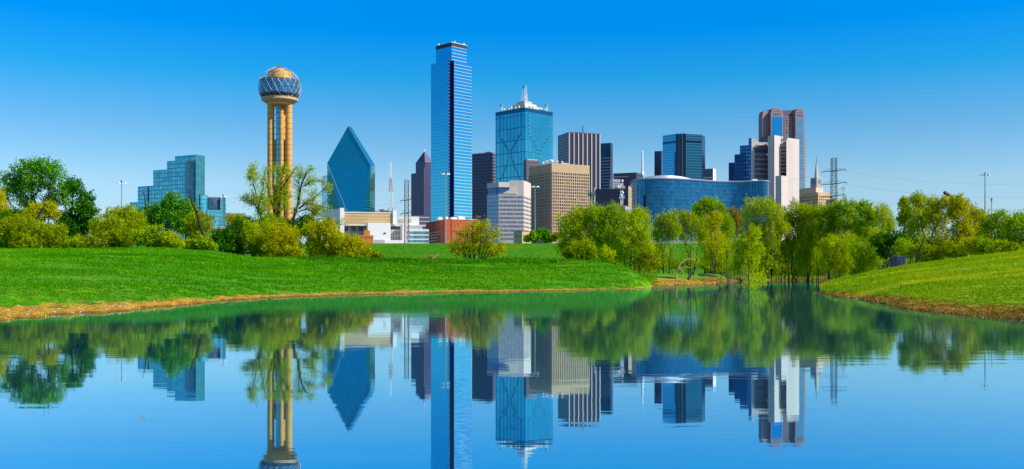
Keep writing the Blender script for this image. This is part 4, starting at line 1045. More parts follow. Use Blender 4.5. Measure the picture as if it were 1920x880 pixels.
def pylon(key, label, px, d, ytop, arms, wtop, wbot, m):
    zb = gz(px, d); x = X(px, d); r = empty('lattice_pylon', (x, d, zb-0.3), 0, label, 'pylon', 'lattice power pylons')
    z = lambda py: Zp(py, d)-zb+0.3
    mb = MB(); lattice(mb, 0, 0, 0, wbot, z(ytop), wtop, 16, 0.10, 0.06); mb.build('lattice_mast', m, r)
    ARMS[key] = []
    for py, half in arms:
        a = MB(); L = half*d/F
        for sg in (-1, 1):
            a.tube([(0, 0, z(py)), (sg*L, -1.5*sg, z(py)+0.35*(sg)+0.15)], [0.22, 0.09], 5); a.tube([(sg*wtop, 0, z(py)+1.4), (sg*L, -1.5*sg, z(py)+0.35*sg+0.15)], 0.06, 4)
            ARMS[key].append((x+sg*L, d-1.5*sg, zb-0.3+z(py)+0.35*sg-0.7))
        o = a.build('cross_arm', M['dark_metal'], r)
        ins = MB()
        for sg in (-1, 1): ins.tube([(sg*L, -1.5*sg, z(py)+0.35*sg+0.1), (sg*L, -1.5*sg, z(py)+0.35*sg-0.75)], 0.09, 6)
        ins.build('insulators', M['dark_metal'], o)
pylon('L', 'rust-streaked lattice pylon standing before the white three-storey office', 762.5, 440, 338, ((375.5,12),(400,12)), 0.85, 1.0, M['rust'])
pylon('R', 'tall dark lattice pylon rising behind the right trees beside the spire building', 1563.5, 420, 297, ((321,20),(345,22),(368,20)), 0.95, 1.25, M['pylon_dark'])
def cable(label, p, q, sag, grp):
    pts = []
    for i in range(25):
        t = i/24; pts.append((p[0]+(q[0]-p[0])*t, p[1]+(q[1]-p[1])*t, p[2]+(q[2]-p[2])*t-sag*4*t*(1-t)))
    tag(MB().tube(pts, 0.02, 4).build('power_cable', M['dark_metal']), label, 'cable', grp)
aR, aL = ARMS['R'], ARMS['L']
lev = ['top', 'middle', 'lowest']
for i in range(3):
    p = aR[2*i+1]; cable('thin power cable from the %s arm of the dark right pylon out of frame' % lev[i], p, (X(2250, 380), 380, p[2]-1.5+i*0.3), 6.5, 'power cables')
for i in range(2):
    p, q = aL[2*i+1], aR[2*i]; cable('thin power cable strung from the %s arm of the rusty pylon to the dark pylon' % ('upper', 'lower')[i], p, q, 7.0, 'power cables')
    p = aL[2*i]; cable('thin power cable from the %s arm of the rusty pylon leftward behind the bare willows' % ('upper', 'lower')[i], p, (X(-250, 470), 470, p[2]+1), 7.0, 'power cables')

def high_mast(label, px, d, ytop, tilt=0):
    zb = gz(px, d); r = empty('high_mast_lamp', (X(px, d), d, zb-0.2), tilt, label, 'street lamp', 'high mast floodlights')
    zt = Zp(ytop, d)-zb+0.2
    MB().cyl(0, 0, 0, zt-0.2, 0.34, 0.16, 12).build('pole', M['galv'], r)
    MB().cyl(0, 0, zt-0.2, zt+0.5, 0.28, 0.10, 8).build('head_cap', M['dark_metal'], r)
    rg = MB(); n = 16; rr = 1.45
    rg.tube([(rr*math.cos(2*math.pi*i/n), rr*math.sin(2*math.pi*i/n), zt-0.55) for i in range(n+1)], 0.07, 5)
    for i in range(4): a = math.pi/4+i*math.pi/2; rg.tube([(0, 0, zt-0.3), (rr*math.cos(a), rr*math.sin(a), zt-0.55)], 0.06, 4)
    rg.build('ring', M['dark_metal'], r)
    for i in range(6):
        a = 2*math.pi*i/6+0.2; MB().cyl(1.6*math.cos(a), 1.6*math.sin(a), zt-1.0, zt-0.5, 0.42, 0.2, 10).build('floodlight', M['white_paint'], r)
high_mast('high mast floodlight above the left trees, left of the stepped mirror hotel', 228, 420, 340)
high_mast('small high mast floodlight in front of the low mirror glass wings', 418, 500, 366)
high_mast('high mast floodlight in front of the tallest skyscraper and brick block', 835, 418, 323)
high_mast('high mast floodlight in front of the tan grid building', 1003, 430, 347)
high_mast('high mast floodlight just right of the dark pylon', 1581, 480, 352)
high_mast('high mast floodlight standing alone in the sky at far right', 1847, 400, 325)
def small_lamp():
    d = 300.0; zb = gz(1859, d); r = empty('lamp_post', (X(1859.5, d), d, zb), 0, 'short yellowish lamp post right of the far-right floodlight mast', 'street lamp')
    z = Zp(379, d)-zb; MB().cyl(0, 0, 0, z, 0.16, 0.12, 8).build('pole', M['tan'], r); MB().cyl(0, 0, z, z+0.9, 0.2, 0.34, 8).build('lantern', M['gold_panel'], r); MB().cone(0, 0, z+0.9, z+1.3, 0.36, 8).build('cap', M['dark_metal'], r)
    d = 186.0; zb = gz(1800, d); r = empty('street_lamp', (X(1806, d), d, zb), 0, 'dark street lamp head on a slanting arm poking from the yellow trees', 'street lamp')
    z = lambda py: Zp(py, d)-zb; k = d/F
    MB().tube([(0, 0, 0), (0, 0, z(392)), (-10*k, 0, z(376))], [0.1, 0.08, 0.06], 8).build('pole', M['dark_metal'], r)
    MB().tube([(-10*k, 0, z(376)), (-22*k, 0, z(369))], 0.09, 6).tube([(-12*k, 0, z(375.2)), (-23*k, 0, z(367))], 0.05, 6).build('arm', M['dark_metal'], r)
    MB().tube([(-20*k, 0, z(370)), (-25*k, 0, z(366.5)), (-35*k, 0, z(361.3)), (-37*k, 0, z(360.2))], [0.14, 0.34, 0.36, 0.1], 8).build('lamp_head', M['dark_metal'], r)
small_lamp()
def masts():
    d = 1500.0; r = empty('radio_mast', (X(732.5, d), d, ZG), 0, 'faint slender red and white radio mast right of the faceted teal tower', 'mast')
    z = lambda py: Zp(py, d)-ZG
    segs = [(520,390,3.4,3.2),(390,360,3.2,2.6),(360,335,2.6,1.5),(335,303,1.4,0.9)]
    for i, (y0, y1, w0, w1) in enumerate(segs):
        mb = MB(); lattice(mb, 0, 0, max(0, z(y0)), w0, z(y1), w1, 7, 0.17, 0.10); mb.build('lattice_section', M['red_paint'] if i % 2 == 0 else M['white_paint'], r)
    d = 560.0; r = empty('cell_mast', (X(1165.5, d), d, 4.5), 0, 'red and white banded phone mast with clustered antennas before the indigo block', 'mast')
    z = lambda py: Zp(py, d)-4.5
    ys = [440, 398, 385, 372, 357, 350, 344, 337]; cols = ['white_paint','red_paint','white_paint','white_paint','red_paint','white_paint','red_paint']
    for i in range(7):
        mb = MB(); lattice(mb, 0, 0, max(0, z(ys[i])), 0.62, z(ys[i+1]), 0.62, 2, 0.14, 0.11); mb.build('mast_section', M[cols[i]], r)
    for py, w_ in ((352.5, 3.4), (371, 2.6)):
        mb = MB().box(-w_/2, w_/2, -0.9, 0.9, z(py), z(py)+0.25)
        for k in range(5): mb.box(-w_/2+k*w_/4-0.12, -w_/2+k*w_/4+0.12, -1.15, -0.92, z(py)-0.6, z(py)+1.1)
        mb.build('antenna_array', M['white_paint'], r)
    for px, py in ((-2.6,351), (0.6,362), (-0.6,366), (0.3,340)): MB().sphere((px*0.8, -1.0, z(py)), 0.75, 10, 6).build('drum_antenna', M['white_paint'], r)
    d = 520.0; r = empty('cell_mast', (X(1109, d), d, 4.5), 0, 'grey phone mast with green panel antennas beside the tan grid building', 'mast')
    z = lambda py: Zp(py, d)-4.5
    MB().cyl(0, 0, 0, z(360), 0.35, 0.25, 10).build('pole', M['galv'], r); MB().cyl(1.7, 0, 0, z(352), 0.3, 0.2, 10).build('pole', M['white_paint'], r)
    gm = plain('grey_green_panel', (0.14,0.24,0.20), 0.6); mb = MB()
    for k in range(12):
        a = k*2*math.pi/12; mb.box(1.9*math.cos(a)-0.16, 1.9*math.cos(a)+0.16, 1.9*math.sin(a)-0.1, 1.9*math.sin(a)+0.1, z(368)+(k % 2)*0.3, z(361)+(k % 3)*0.3)
    mb.build('panel_antennas', gm, r); MB().cyl(0, 0, z(366), z(365), 2.0, n=14).build('platform', M['dark_metal'], r)
masts()

# ------------------------------------------------------------------ vegetation
def leaf_mesh(name, pos, axis, length, width, tint, m, rng):
    n = len(pos)
    a = axis/np.linalg.norm(axis, axis=1, keepdims=True)
    rnd = rng.normal(size=(n, 3)); b = np.cross(a, rnd); b /= (np.linalg.norm(b, axis=1, keepdims=True)+1e-9)
    l = (length*rng.uniform(0.6, 1.35, n))[:, None]*0.5; w_ = (width*rng.uniform(0.6, 1.35, n))[:, None]*0.5
    v = np.empty((n, 4, 3)); v[:, 0] = pos-a*l; v[:, 1] = pos+b*w_; v[:, 2] = pos+a*l; v[:, 3] = pos-b*w_
    me = bpy.data.meshes.new(name); me.vertices.add(n*4); me.vertices.foreach_set('co', v.astype(np.float32).ravel())
    me.loops.add(n*4); me.loops.foreach_set('vertex_index', np.arange(n*4, dtype=np.int32))
    me.polygons.add(n); me.polygons.foreach_set('loop_start', np.arange(0, n*4, 4, dtype=np.int32))
    me.update(calc_edges=True)
    at = me.attributes.new('tint', 'FLOAT', 'FACE'); at.data.foreach_set('value', np.clip(tint, 0, 1).astype(np.float32))
    me.materials.append(m); return me

def wig(p, q, n, amp, rng):
    p, q = np.array(p, float), np.array(q, float); L = np.linalg.norm(q-p)
    return [tuple(p+(q-p)*i/n+(rng.normal(size=3)*amp*L if 0 < i < n else 0)) for i in range(n+1)]

GROW = {'willows along the far bank': 1.2, 'trees and bushes along the left bank': 1.07, 'yellow bushes below the half bare willows': 1.08}
def tree(name, label, base, d, lobes, pal, dens=2.6, leaf=(0.36, 0.2), up=0.0, stems=1, trunk=0.16, split=0.45, bark='bark', cat='tree', group=None, clump=0.26, twigs=5, seed=None, spread=0.4, cat_limb=0.5):
    """lobes: (px, py, rx, ry) in photo pixels at distance d; base: px of the foot"""
    rng = np.random.default_rng(seed if seed is not None else int(base*7+d*13+len(lobes)))
    k = d/F; zb = gz(base, d); x0 = X(base, d); root = empty(name, (x0, d, zb), 0, label, cat, group)
    gr = GROW.get(group, 1.0); L = []; dens *= 0.95 if group == G4 else 1.25
    for (px, py, rx, ry) in lobes:
        c = np.array([X(px, d)-x0, rng.normal()*rx*k*0.35, Zp(py, d)-zb]); L.append((c, rx*k*gr, (rx+ry)*0.5*k*gr, ry*k*gr))
    tb = MB(); zlow = min(c[2]-0.3*rz for c, _, _, rz in L)
    feet = [np.array([(i-(stems-1)/2)*spread+rng.normal()*0.08*(stems > 1), rng.normal()*0.2*(stems > 1), -0.35]) for i in range(stems)]
    order = sorted(L, key=lambda q: q[0][0]); mids = []
    for i, ft in enumerate(feet):
        tgt = order[min(len(order)-1, int((i+0.5)/stems*len(order)))][0]
        top = ft+(tgt-ft)*np.array([split*0.7, split*0.7, split]); top[2] = max(top[2], 0.5)
        tb.tube(wig(ft, top, 4, 0.03, rng), np.linspace(trunk*1.35, trunk*0.85, 5), 7); mids.append(top)
    for (c, rx, ry, rz) in L:
        mp = min(mids, key=lambda q: abs(q[0]-c[0])+0.01*rng.random())
        pts = wig(mp, c+np.array([0, 0, 0.1*rz]), 4, 0.05, rng)
        tb.tube(pts, np.linspace(trunk*0.62, trunk*0.18, 5), 6)
        for _ in range(twigs):
            u = rng.normal(size=3); u[2] = abs(u[2])*0.9+0.2*rng.normal(); u /= np.linalg.norm(u)
            e = c+u*np.array([rx, ry, rz])*rng.uniform(0.7, 0.98); s0 = np.array(pts[rng.integers(2, 5)])
            tb.tube(wig(s0, e, 3, 0.06, rng), np.linspace(trunk*0.2, trunk*0.05, 4), 4)
    tb.build('trunk', M[bark], root)
    P, A, T = [], [], []
    for (c, rx, ry, rz) in L:
        ph = rng.uniform(0, 6.28, 6)
        area = math.pi*rx*rz; n = int(dens*area*2.0/(leaf[0]*leaf[1]*0.5)); n = max(n, 60)
        cs = clump*min(rx, rz); nc = max(10, int(4.5*(rx*ry*rz)/(cs**3*1.3)))
        nc = min(nc, 320); per = max(6, n//nc)
        u = rng.normal(size=(nc, 3)); u /= np.linalg.norm(u, axis=1, keepdims=True)
        rad = rng.uniform(0.12, 1.0, nc)**0.45
        rad *= 1+0.22*np.sin(3*u[:, 0]+ph[0])*np.sin(4*u[:, 2]+ph[1])+0.16*np.sin(7*u[:, 0]+ph[2]+5*u[:, 2])+0.12*(rng.random(nc) < 0.15)
        cc = c+u*rad[:, None]*np.array([rx, ry, rz])*0.92
        csz = cs*rng.uniform(0.55, 1.35, nc)[:, None, None]
        off = rng.normal(size=(nc, per, 3))*csz*np.array([0.46, 0.46, 0.42+0.22*up])
        p = cc[:, None, :]+off
        ct = np.clip(0.55+0.28*rng.normal(size=nc), 0, 1)
        t = ct[:, None]+rng.normal(size=(nc, per))*0.16
        ax = rng.normal(size=(nc, per, 3))+up*(u[:, None, :]*0.7+np.array([0, 0, 0.9]))*1.6
        P.append(p.reshape(-1, 3)); A.append(ax.reshape(-1, 3)); T.append(t.ravel())
    if group == G4 and len(L) > 2 and cat == 'tree':
        for _ in range(16):
            q = L[rng.integers(len(L))][0]; f = rng.uniform(0.12, 0.75); c2 = np.array([q[0]*f+rng.normal()*0.8, q[1]*f+rng.normal()*0.8, zlow*rng.uniform(0.25, 1.0)+0.6]); m_ = int(70*(0.42/leaf[0]))
            P.append(c2+rng.normal(size=(m_, 3))*np.array([0.7, 0.7, 1.0])*k/0.11*0.8); A.append(rng.normal(size=(m_, 3))+np.array([0, 0, 1.2])); T.append(np.clip(0.5+0.25*rng.normal()+0.15*rng.normal(size=m_), 0, 1))
    P, A, T = np.concatenate(P), np.concatenate(A), np.concatenate(T)
    ok = P[:, 2] > 0.02; P, A, T = P[ok], A[ok], T[ok]
    add('crown', leaf_mesh('crown', P, A, leaf[0], leaf[1], T, LF[pal], rng), root)
    return root

G4 = 'willows along the far bank'
G1 = 'trees and bushes along the left bank'
S1 = dict(leaf=(0.30, 0.19), group=G1)
SW = dict(leaf=(0.36, 0.10), up=0.8, group=G1, cat='bush')
tree('cottonwood_tree', 'tallest broad cottonwood at the left edge, open green crown above the bushes', 62, 188,
     [(14,338,24,20),(48,318,26,20),(78,312,24,17),(105,325,22,20),(32,352,26,18),(70,345,26,20),(105,352,24,20),(8,365,18,14),(52,378,22,15),(92,376,20,14),(122,372,14,16)], 'cotton', 1.5, twigs=6, trunk=0.34, clump=0.34, leaf=(0.34,0.24), group=G1)
tree('cottonwood_tree', 'lower dark green cottonwood sloping down on the right of the tallest one', 138, 178,
     [(140,352,18,18),(155,375,17,18),(170,396,16,16),(150,400,26,20),(120,412,24,18),(168,420,20,20),(140,432,32,22),(112,440,24,16)], 'dark', 2.4, trunk=0.3, clump=0.34, leaf=(0.34,0.24), group=G1)
tree('willow_tree', 'yellow-green willow cut by the left edge of the photo', -8, 182, [(-6,372,20,20),(4,396,20,18),(-10,420,26,22)], 'yellow', 2.4, **SW)
tree('bush', 'dark green bush between the tall cottonwood and the front willows', 40, 178, [(14,410,20,16),(40,405,18,14),(64,412,18,16),(52,430,30,18)], 'dark', 2.8, cat='bush', **S1)
tree('willow_bush', 'round olive willow bush nearest the left edge', 28, 160, [(10,430,24,24),(38,425,24,24),(28,450,34,20),(0,452,20,18)], 'olive', 2.6, stems=4, trunk=0.07, **SW)
tree('willow_bush', 'round olive-yellow willow bush standing right of the one at the left edge', 92, 156, [(80,436,20,20),(102,440,22,20),(70,456,22,14),(98,456,28,14)], 'olive', 2.8, stems=4, trunk=0.07, **SW)
tree('willow_tree', 'bright yellow-topped willow under the tall cottonwood', 84, 170, [(72,394,16,12),(92,388,14,10),(96,402,16,10),(66,408,16,10)], 'yellow', 2.0, **SW)
tree('bush', 'small light green bush at the foot of the dark cottonwood', 148, 156, [(140,456,14,12),(156,456,14,12)], 'lime', 2.8, stems=3, trunk=0.05, **SW)
tree('willow_bush', 'broad olive willow bush right of the dark cottonwood', 208, 158, [(190,428,20,20),(214,424,20,18),(238,444,20,18),(190,452,26,16),(222,454,28,14)], 'olive', 2.7, stems=4, trunk=0.08, **SW)
tree('willow_tree', 'light green rounded willow below the left floodlight mast', 232, 170, [(215,405,20,16),(242,400,18,14),(258,415,18,18),(228,424,28,18),(262,440,20,18)], 'lime', 2.5, stems=2, trunk=0.12, **SW)
tree('cottonwood_tree', 'green cottonwood in front of the stepped mirror hotel', 318, 176, [(322,376,18,17),(300,392,20,16),(278,400,20,16),(345,388,20,16),(362,398,14,16),(318,405,30,20),(282,420,24,18),(345,420,26,20)], 'cotton', 1.9, trunk=0.25, clump=0.36, leaf=(0.34,0.24), group=G1)
tree('bush', 'fresh green bush under the cottonwood by the mirror hotel', 285, 156, [(272,446,18,18),(292,440,20,18),(300,456,22,12)], 'green', 2.8, stems=3, trunk=0.06, cat='bush', **S1)
tree('willow_bush', 'pale yellow-green bush between two green bushes at the bank crest', 325, 155, [(318,450,16,17),(334,454,16,13)], 'lime', 2.6, stems=3, trunk=0.05, **SW)
tree('willow_tree', 'thin olive willow behind the broken leaning trunk', 378, 168, [(368,414,18,18),(388,418,16,18),(378,440,24,16),(356,432,14,14)], 'olive', 1.7, stems=2, trunk=0.1, **SW)
tree('bush', 'low green bush at the foot of the broken leaning trunk', 370, 155, [(356,458,16,12),(376,456,18,13),(396,462,12,10)], 'green', 2.8, stems=3, trunk=0.05, cat='bush', **S1)
tree('bush', 'dark leafy shrub just left of the bare willows', 418, 166, [(412,446,13,18),(428,440,12,14),(424,462,20,12)], 'dark', 1.9, stems=2, trunk=0.08, cat='bush', **S1)
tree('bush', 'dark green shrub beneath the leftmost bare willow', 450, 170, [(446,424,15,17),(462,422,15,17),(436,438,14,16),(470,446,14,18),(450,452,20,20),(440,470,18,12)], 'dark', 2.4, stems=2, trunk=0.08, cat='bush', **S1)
tree('willow_tree', 'small russet-yellow tree in front of the low mirror glass wings', 440, 240, [(436,412,13,11),(452,411,11,9)], 'yellow', 2.2, leaf=(0.5,0.14), up=0.8, trunk=0.1, group=G1)
# broken trunks
def snag(label, pts, d, r0, r1, stub=None, name='dead_tree'):
    px0 = pts[0][0]; zb = gz(px0, d); x0 = X(px0, d)
    P = [(X(px, d)-x0, 0.1*i, Zp(py, d)-zb) for i, (px, py) in enumerate(pts)]; P[0] = (P[0][0], 0, -0.3)
    root = empty(name, (x0, d, zb), 0, label, 'dead tree'); mb = MB().tube(P, np.linspace(r0, r1, len(P)), 8); mb.build('trunk', M['bark'], root)
    for st in (stub or []):
        MB().tube([(X(px, d)-x0, 0.1, Zp(py, d)-zb) for px, py in st], np.linspace(r1*0.8, r1*0.4, len(st)), 6).build('branch_stub', M['bark'], root)
snag('broken bare trunk leaning left before the mirror glass wings', [(386,468),(380,440),(372,415),(367,396),(360,384),(355,368)], 161, 0.26, 0.13, [[(369,400),(372,394),(376,390)]])
snag('dark leaning dead trunk in the yellow willow under the tall cottonwood', [(64,468),(67,415),(74,400),(80,390),(81,382)], 165, 0.24, 0.12)
snag('short hooked dead stem before the hotel, above the green cottonwood', [(276,466),(274,400),(272,378),(270,366),(266,360)], 172, 0.12, 0.07)

def bare_tree(label, base, d, limbs, pal, leaf_n, seed, group='half bare willows'):
    """limbs: polylines in photo pixels from fork to tip"""
    rng = np.random.default_rng(seed); k = d/F; zb = gz(base, d); x0 = X(base, d)
    root = empty('bare_willow', (x0, d, zb), 0, label, 'tree', group); tb = MB(); P, A, T = [], [], []
    def pt(px, py, y=0.0): return np.array([X(px, d)-x0, y, Zp(py, d)-zb])
    for pl, r0 in limbs:
        dep = rng.normal()*1.2; pts = [pt(px, py, dep*(i/len(pl))) for i, (px, py) in enumerate(pl)]
        if pl[0][1] > 440: pts[0][2] = -0.3
        rad = np.linspace(r0, max(0.035, r0*0.22), len(pts)); tb.tube(pts, rad, 7)
        n = len(pts)
        for _ in range(16):
            i = rng.integers(max(1, n//3), n); s0 = pts[i-1]+(pts[i]-pts[i-1])*rng.random()
            if s0[2] < (5 if group else 0.6): continue
            u = (pts[i]-pts[i-1]); u = u/np.linalg.norm(u)+rng.normal(size=3)*0.75; u[2] += 0.25; u /= np.linalg.norm(u)
            ln = rng.uniform(0.8, 2.3); e = s0+u*ln; q = wig(s0, e, 3, 0.07, rng); tb.tube(q, np.linspace(0.045, 0.015, 4), 4)
            for _2 in range(2):
                v2 = u+rng.normal(size=3)*0.7; v2 /= np.linalg.norm(v2); b0 = np.array(q[rng.integers(1, 3)]); tb.tube([b0, b0+v2*rng.uniform(0.4, 1.1)], [0.022, 0.010], 3)
            m_ = leaf_n if rng.random() < 0.75 else leaf_n//4
            cc = s0+u*ln*rng.uniform(0.3, 0.95, m_)[:, None]+rng.normal(size=(m_, 3))*0.38
            P.append(cc); A.append(rng.normal(size=(m_, 3))+np.array([0, 0, 0.8])+u); T.append(np.clip(0.6+0.2*rng.normal(size=m_), 0, 1))
    tb.build('trunk', M['bark'], root)
    add('crown', leaf_mesh('crown', np.concatenate(P), np.concatenate(A), 0.32, 0.11, np.concatenate(T), LF[pal], rng), root)
bare_tree('half bare willow left of the ball tower shaft', 487, 178, [([(488,480),(488,430),(487,405),(482,385),(474,355),(468,337)],0.26),([(486,400),(478,385),(468,376),(461,371)],0.14),([(484,392),(490,370),(496,355),(497,345)],0.12),([(488,408),(493,392),(496,380)],0.10),([(468,340),(466,330),(469,322)],0.06)], 'lime', 80, 3)
bare_tree('half bare willow in front of the ball tower shaft, forked in two', 517, 180, [([(520,482),(519,430),(516,400),(512,385),(505,360),(499,335),(497,322)],0.28),([(519,410),(524,380),(527,355),(535,345),(545,330),(554,316)],0.24),([(514,390),(516,360),(519,338),(520,318)],0.14),([(528,352),(527,335),(532,318)],0.10),([(521,402),(531,392),(536,378),(541,366)],0.10)], 'lime', 70, 5)
bare_tree('broad half bare willow with dark spreading limbs right of the ball tower', 552, 182, [([(548,484),(549,430),(551,412),(559,390),(563,368),(569,345),(579,325),(589,318)],0.34),([(561,385),(562,360),(561,340),(566,322)],0.16),([(560,392),(573,380),(585,372),(598,360),(609,348)],0.20),([(568,350),(580,342),(595,338),(608,340)],0.11),([(572,381),(592,384),(606,388),(619,392)],0.13),([(557,398),(575,392),(590,400),(603,393)],0.11),([(551,425),(575,418),(600,410),(622,414),(634,420)],0.14),([(580,412),(590,405),(595,392)],0.08)], 'lime', 62, 8)
snag('broken stump stem against the broad half bare willow', [(549,484),(550,425),(551,405),(552,390)], 179, 0.2, 0.14)
G2 = 'yellow bushes below the half bare willows'
SY = dict(leaf=(0.34, 0.10), up=0.8, group=G2, cat='bush', stems=4, trunk=0.07)
tree('willow_bush', 'green-tinged willow bush at the left end of the yellow bush row', 482, 168, [(474,440,18,22),(496,436,18,20),(472,464,22,18),(498,462,22,20)], 'lime', 2.7, **SY)
tree('willow_bush', 'yellow willow bush directly below the ball tower', 536, 165, [(522,440,20,22),(546,446,18,20),(520,466,22,18),(548,468,20,16)], 'yellow', 2.7, **SY)
tree('bush', 'dark green bush hidden at the trunk of the broad half bare willow', 560, 182, [(548,424,14,14),(572,416,14,14),(566,432,20,14),(590,425,12,10)], 'dark', 2.2, leaf=(0.34,0.22), group=G2, cat='bush', trunk=0.1)
tree('willow_bush', 'tall rounded yellow willow bush left of the white hall', 606, 166, [(588,438,20,22),(612,430,18,20),(628,446,18,22),(592,464,22,18),(620,466,22,16)], 'yellow', 2.7, **SY)
tree('willow_bush', 'lower yellow bush in front of the orange building', 664, 166, [(650,456,15,18),(672,462,16,18),(686,470,10,12),(655,474,20,10)], 'yellow', 2.3, **SY)
tree('willow_bush', 'small fresh green bush among the shafts below the ball tower', 512, 176, [(505,412,14,13),(525,420,14,12),(490,418,12,10)], 'green', 2.2, **SY)
tree('willow_bush', 'low wispy shrub at the right foot of the yellow bush row', 706, 167, [(700,477,9,6),(712,479,8,4)], 'olive', 1.3, **SY)
bare_tree('lone many-stemmed yellow willow fanning out in front of the red brick block', 890, 168,
 [([(883,487),(876,470),(868,452),(860,436)],0.11),([(880,487),(868,474),(858,462),(852,452)],0.09),([(884,487),(880,465),(876,445),(874,430)],0.12),([(888,487),(887,462),(885,440),(886,424)],0.12),([(890,487),(892,460),(896,440),(897,423)],0.11),([(897,487),(900,462),(901,440),(904,424)],0.13),([(899,487),(908,465),(914,446),(918,430)],0.12),([(901,487),(913,470),(922,455),(929,442)],0.10),([(903,487),(918,476),(929,466),(937,458)],0.09),([(886,487),(874,478),(862,473),(852,470)],0.06),([(905,487),(920,481),(932,475),(938,470)],0.06)], 'yellow', 78, 21, None)
G3 = 'trees on top of the levee'
tree('round_tree', 'dark green round tree on the levee in front of the tan grid building', 1015, 428, [(1004,444,12,10),(1018,438,13,11),(1030,446,12,9)], 'cotton', 2.8, leaf=(0.7,0.45), trunk=0.2, group=G3)
tree('round_tree', 'pale green bush beside the small beige block on the levee', 995, 426, [(990,448,8,7),(999,443,7,9)], 'green', 2.0, leaf=(0.6,0.4), trunk=0.12, group=G3)
tree('round_tree', 'yellow-green bush on the levee left of the big right-hand willows', 1042, 426, [(1038,446,9,8),(1048,442,8,9)], 'yellow', 2.2, leaf=(0.6,0.3), trunk=0.12, group=G3)

G4 = 'willows along the far bank'
W1 = dict(leaf=(0.42, 0.13), up=0.9, group=G4)
W2 = dict(leaf=(0.58, 0.18), up=0.9, group=G4)
tree('willow_tree', 'big lime willow at the left end of the far row, before the tan grid building', 1090, 186, [(1066,420,20,18),(1088,408,22,18),(1112,402,20,18),(1070,446,22,22),(1098,440,26,24),(1060,464,14,14)], 'lime', 1.9, stems=3, trunk=0.2, spread=0.7, **W1)
tree('willow_tree', 'big green willow under the grey shed and phone masts', 1142, 184, [(1128,408,20,18),(1150,402,20,17),(1170,412,18,16),(1135,436,24,22),(1162,440,24,22),(1128,466,22,20),(1150,474,20,16)], 'green', 1.9, stems=3, trunk=0.22, spread=0.8, **W1)
tree('willow_tree', 'leaning lime willow over the tip of the grassy point', 1186, 178, [(1188,412,18,16),(1204,404,14,14),(1196,432,22,20),(1180,456,24,22),(1206,456,18,22),(1166,476,16,16)], 'lime', 1.8, stems=4, trunk=0.17, spread=0.7, **W1)
tree('willow_bush', 'rounded olive bush on the grass crest left of the far willows', 1092, 150, [(1078,468,15,13),(1098,464,16,14),(1110,474,14,11),(1066,476,10,9)], 'olive', 2.4, stems=4, trunk=0.06, leaf=(0.34,0.11), up=0.7, group=G4, cat='bush')
tree('willow_bush', 'small olive bush right of the rounded one on the grass crest', 1138, 142, [(1132,475,10,11),(1143,478,9,9)], 'lime', 2.2, stems=3, trunk=0.05, leaf=(0.32,0.11), up=0.7, group=G4, cat='bush')
tree('willow_bush', 'thin grey-green sapling on the sand beyond the grassy point', 1212, 150, [(1205,490,16,10),(1224,486,14,12),(1215,474,14,14)], 'olive', 1.0, stems=2, trunk=0.05, leaf=(0.36,0.11), up=0.7, group=G4)
tree('willow_tree', 'slender dark-stemmed willow on the sandy spit, left of two', 1250, 200, [(1238,420,14,16),(1255,414,15,16),(1240,440,16,14),(1264,432,12,16)], 'olive', 2.0, stems=2, trunk=0.11, spread=0.9, split=0.55, **W1)
tree('willow_tree', 'slender willow with a wide forked trunk on the sandy spit', 1296, 205, [(1275,408,15,14),(1292,414,15,16),(1306,428,13,16),(1280,436,16,14),(1318,440,10,12)], 'olive', 1.9, stems=3, trunk=0.11, spread=0.5, split=0.5, **W1)
tree('willow_tree', 'tall green tree rising against the wavy glass hotel', 1322, 300, [(1312,392,14,14),(1328,384,16,13),(1346,392,16,14),(1320,410,20,16),(1348,414,16,16)], 'green', 2.6, leaf=(0.62,0.26), up=0.5, trunk=0.26, group=G4)
tree('willow_tree', 'orange-yellow willow above the reddish thicket', 1336, 240, [(1330,416,12,14),(1343,410,11,14),(1336,436,16,16),(1326,456,14,16),(1348,456,14,18)], 'yellow', 1.8, stems=3, trunk=0.13, **W1)
tree('willow_tree', 'narrow fresh green tree between the yellow and russet ones', 1362, 245, [(1358,412,10,14),(1366,424,12,14),(1362,446,14,16)], 'green', 1.9, trunk=0.14, **W1)
tree('willow_tree', 'russet-leaved tree left of the bleached dead branches', 1378, 300, [(1370,404,13,14),(1384,414,12,16),(1374,430,14,16)], 'russet', 1.9, trunk=0.15, **W2)
tree('willow_tree', 'broad lime tree right of the bleached dead branches', 1430, 262, [(1412,396,18,20),(1434,388,18,16),(1452,402,16,18),(1412,430,22,20),(1442,436,22,24),(1464,426,12,18)], 'lime', 2.1, stems=3, trunk=0.2, spread=1.0, **W2)
tree('willow_tree', 'olive tree in front of the white stepped tower', 1480, 270, [(1474,412,14,18),(1492,398,16,18),(1484,436,18,20),(1500,424,14,18),(1476,464,16,18)], 'olive', 1.9, stems=2, trunk=0.18, **W2)
tree('willow_tree', 'bright yellow-green tree below the spire building', 1515, 266, [(1508,396,13,14),(1524,402,14,16),(1516,424,16,16),(1530,436,14,18),(1512,456,16,20)], 'lime', 1.9, stems=2, trunk=0.16, **W2)
tree('willow_tree', 'green tree with dark stem in front of the dark pylon', 1556, 262, [(1542,400,15,16),(1562,396,15,14),(1546,424,18,18),(1568,420,16,18),(1552,448,18,18)], 'green', 2.1, stems=2, trunk=0.18, **W2)
tree('willow_tree', 'tall green tree just right of the dark pylon', 1592, 258, [(1584,388,14,14),(1602,392,14,16),(1588,414,18,18),(1608,418,16,18),(1594,442,20,20),(1616,444,14,20)], 'green', 2.4, stems=2, trunk=0.2, **W2)
tree('willow_tree', 'green tree before the small sandy block', 1626, 250, [(1622,392,12,16),(1634,408,11,16),(1620,430,14,18),(1634,440,12,16)], 'green', 2.0, trunk=0.17, **W2)
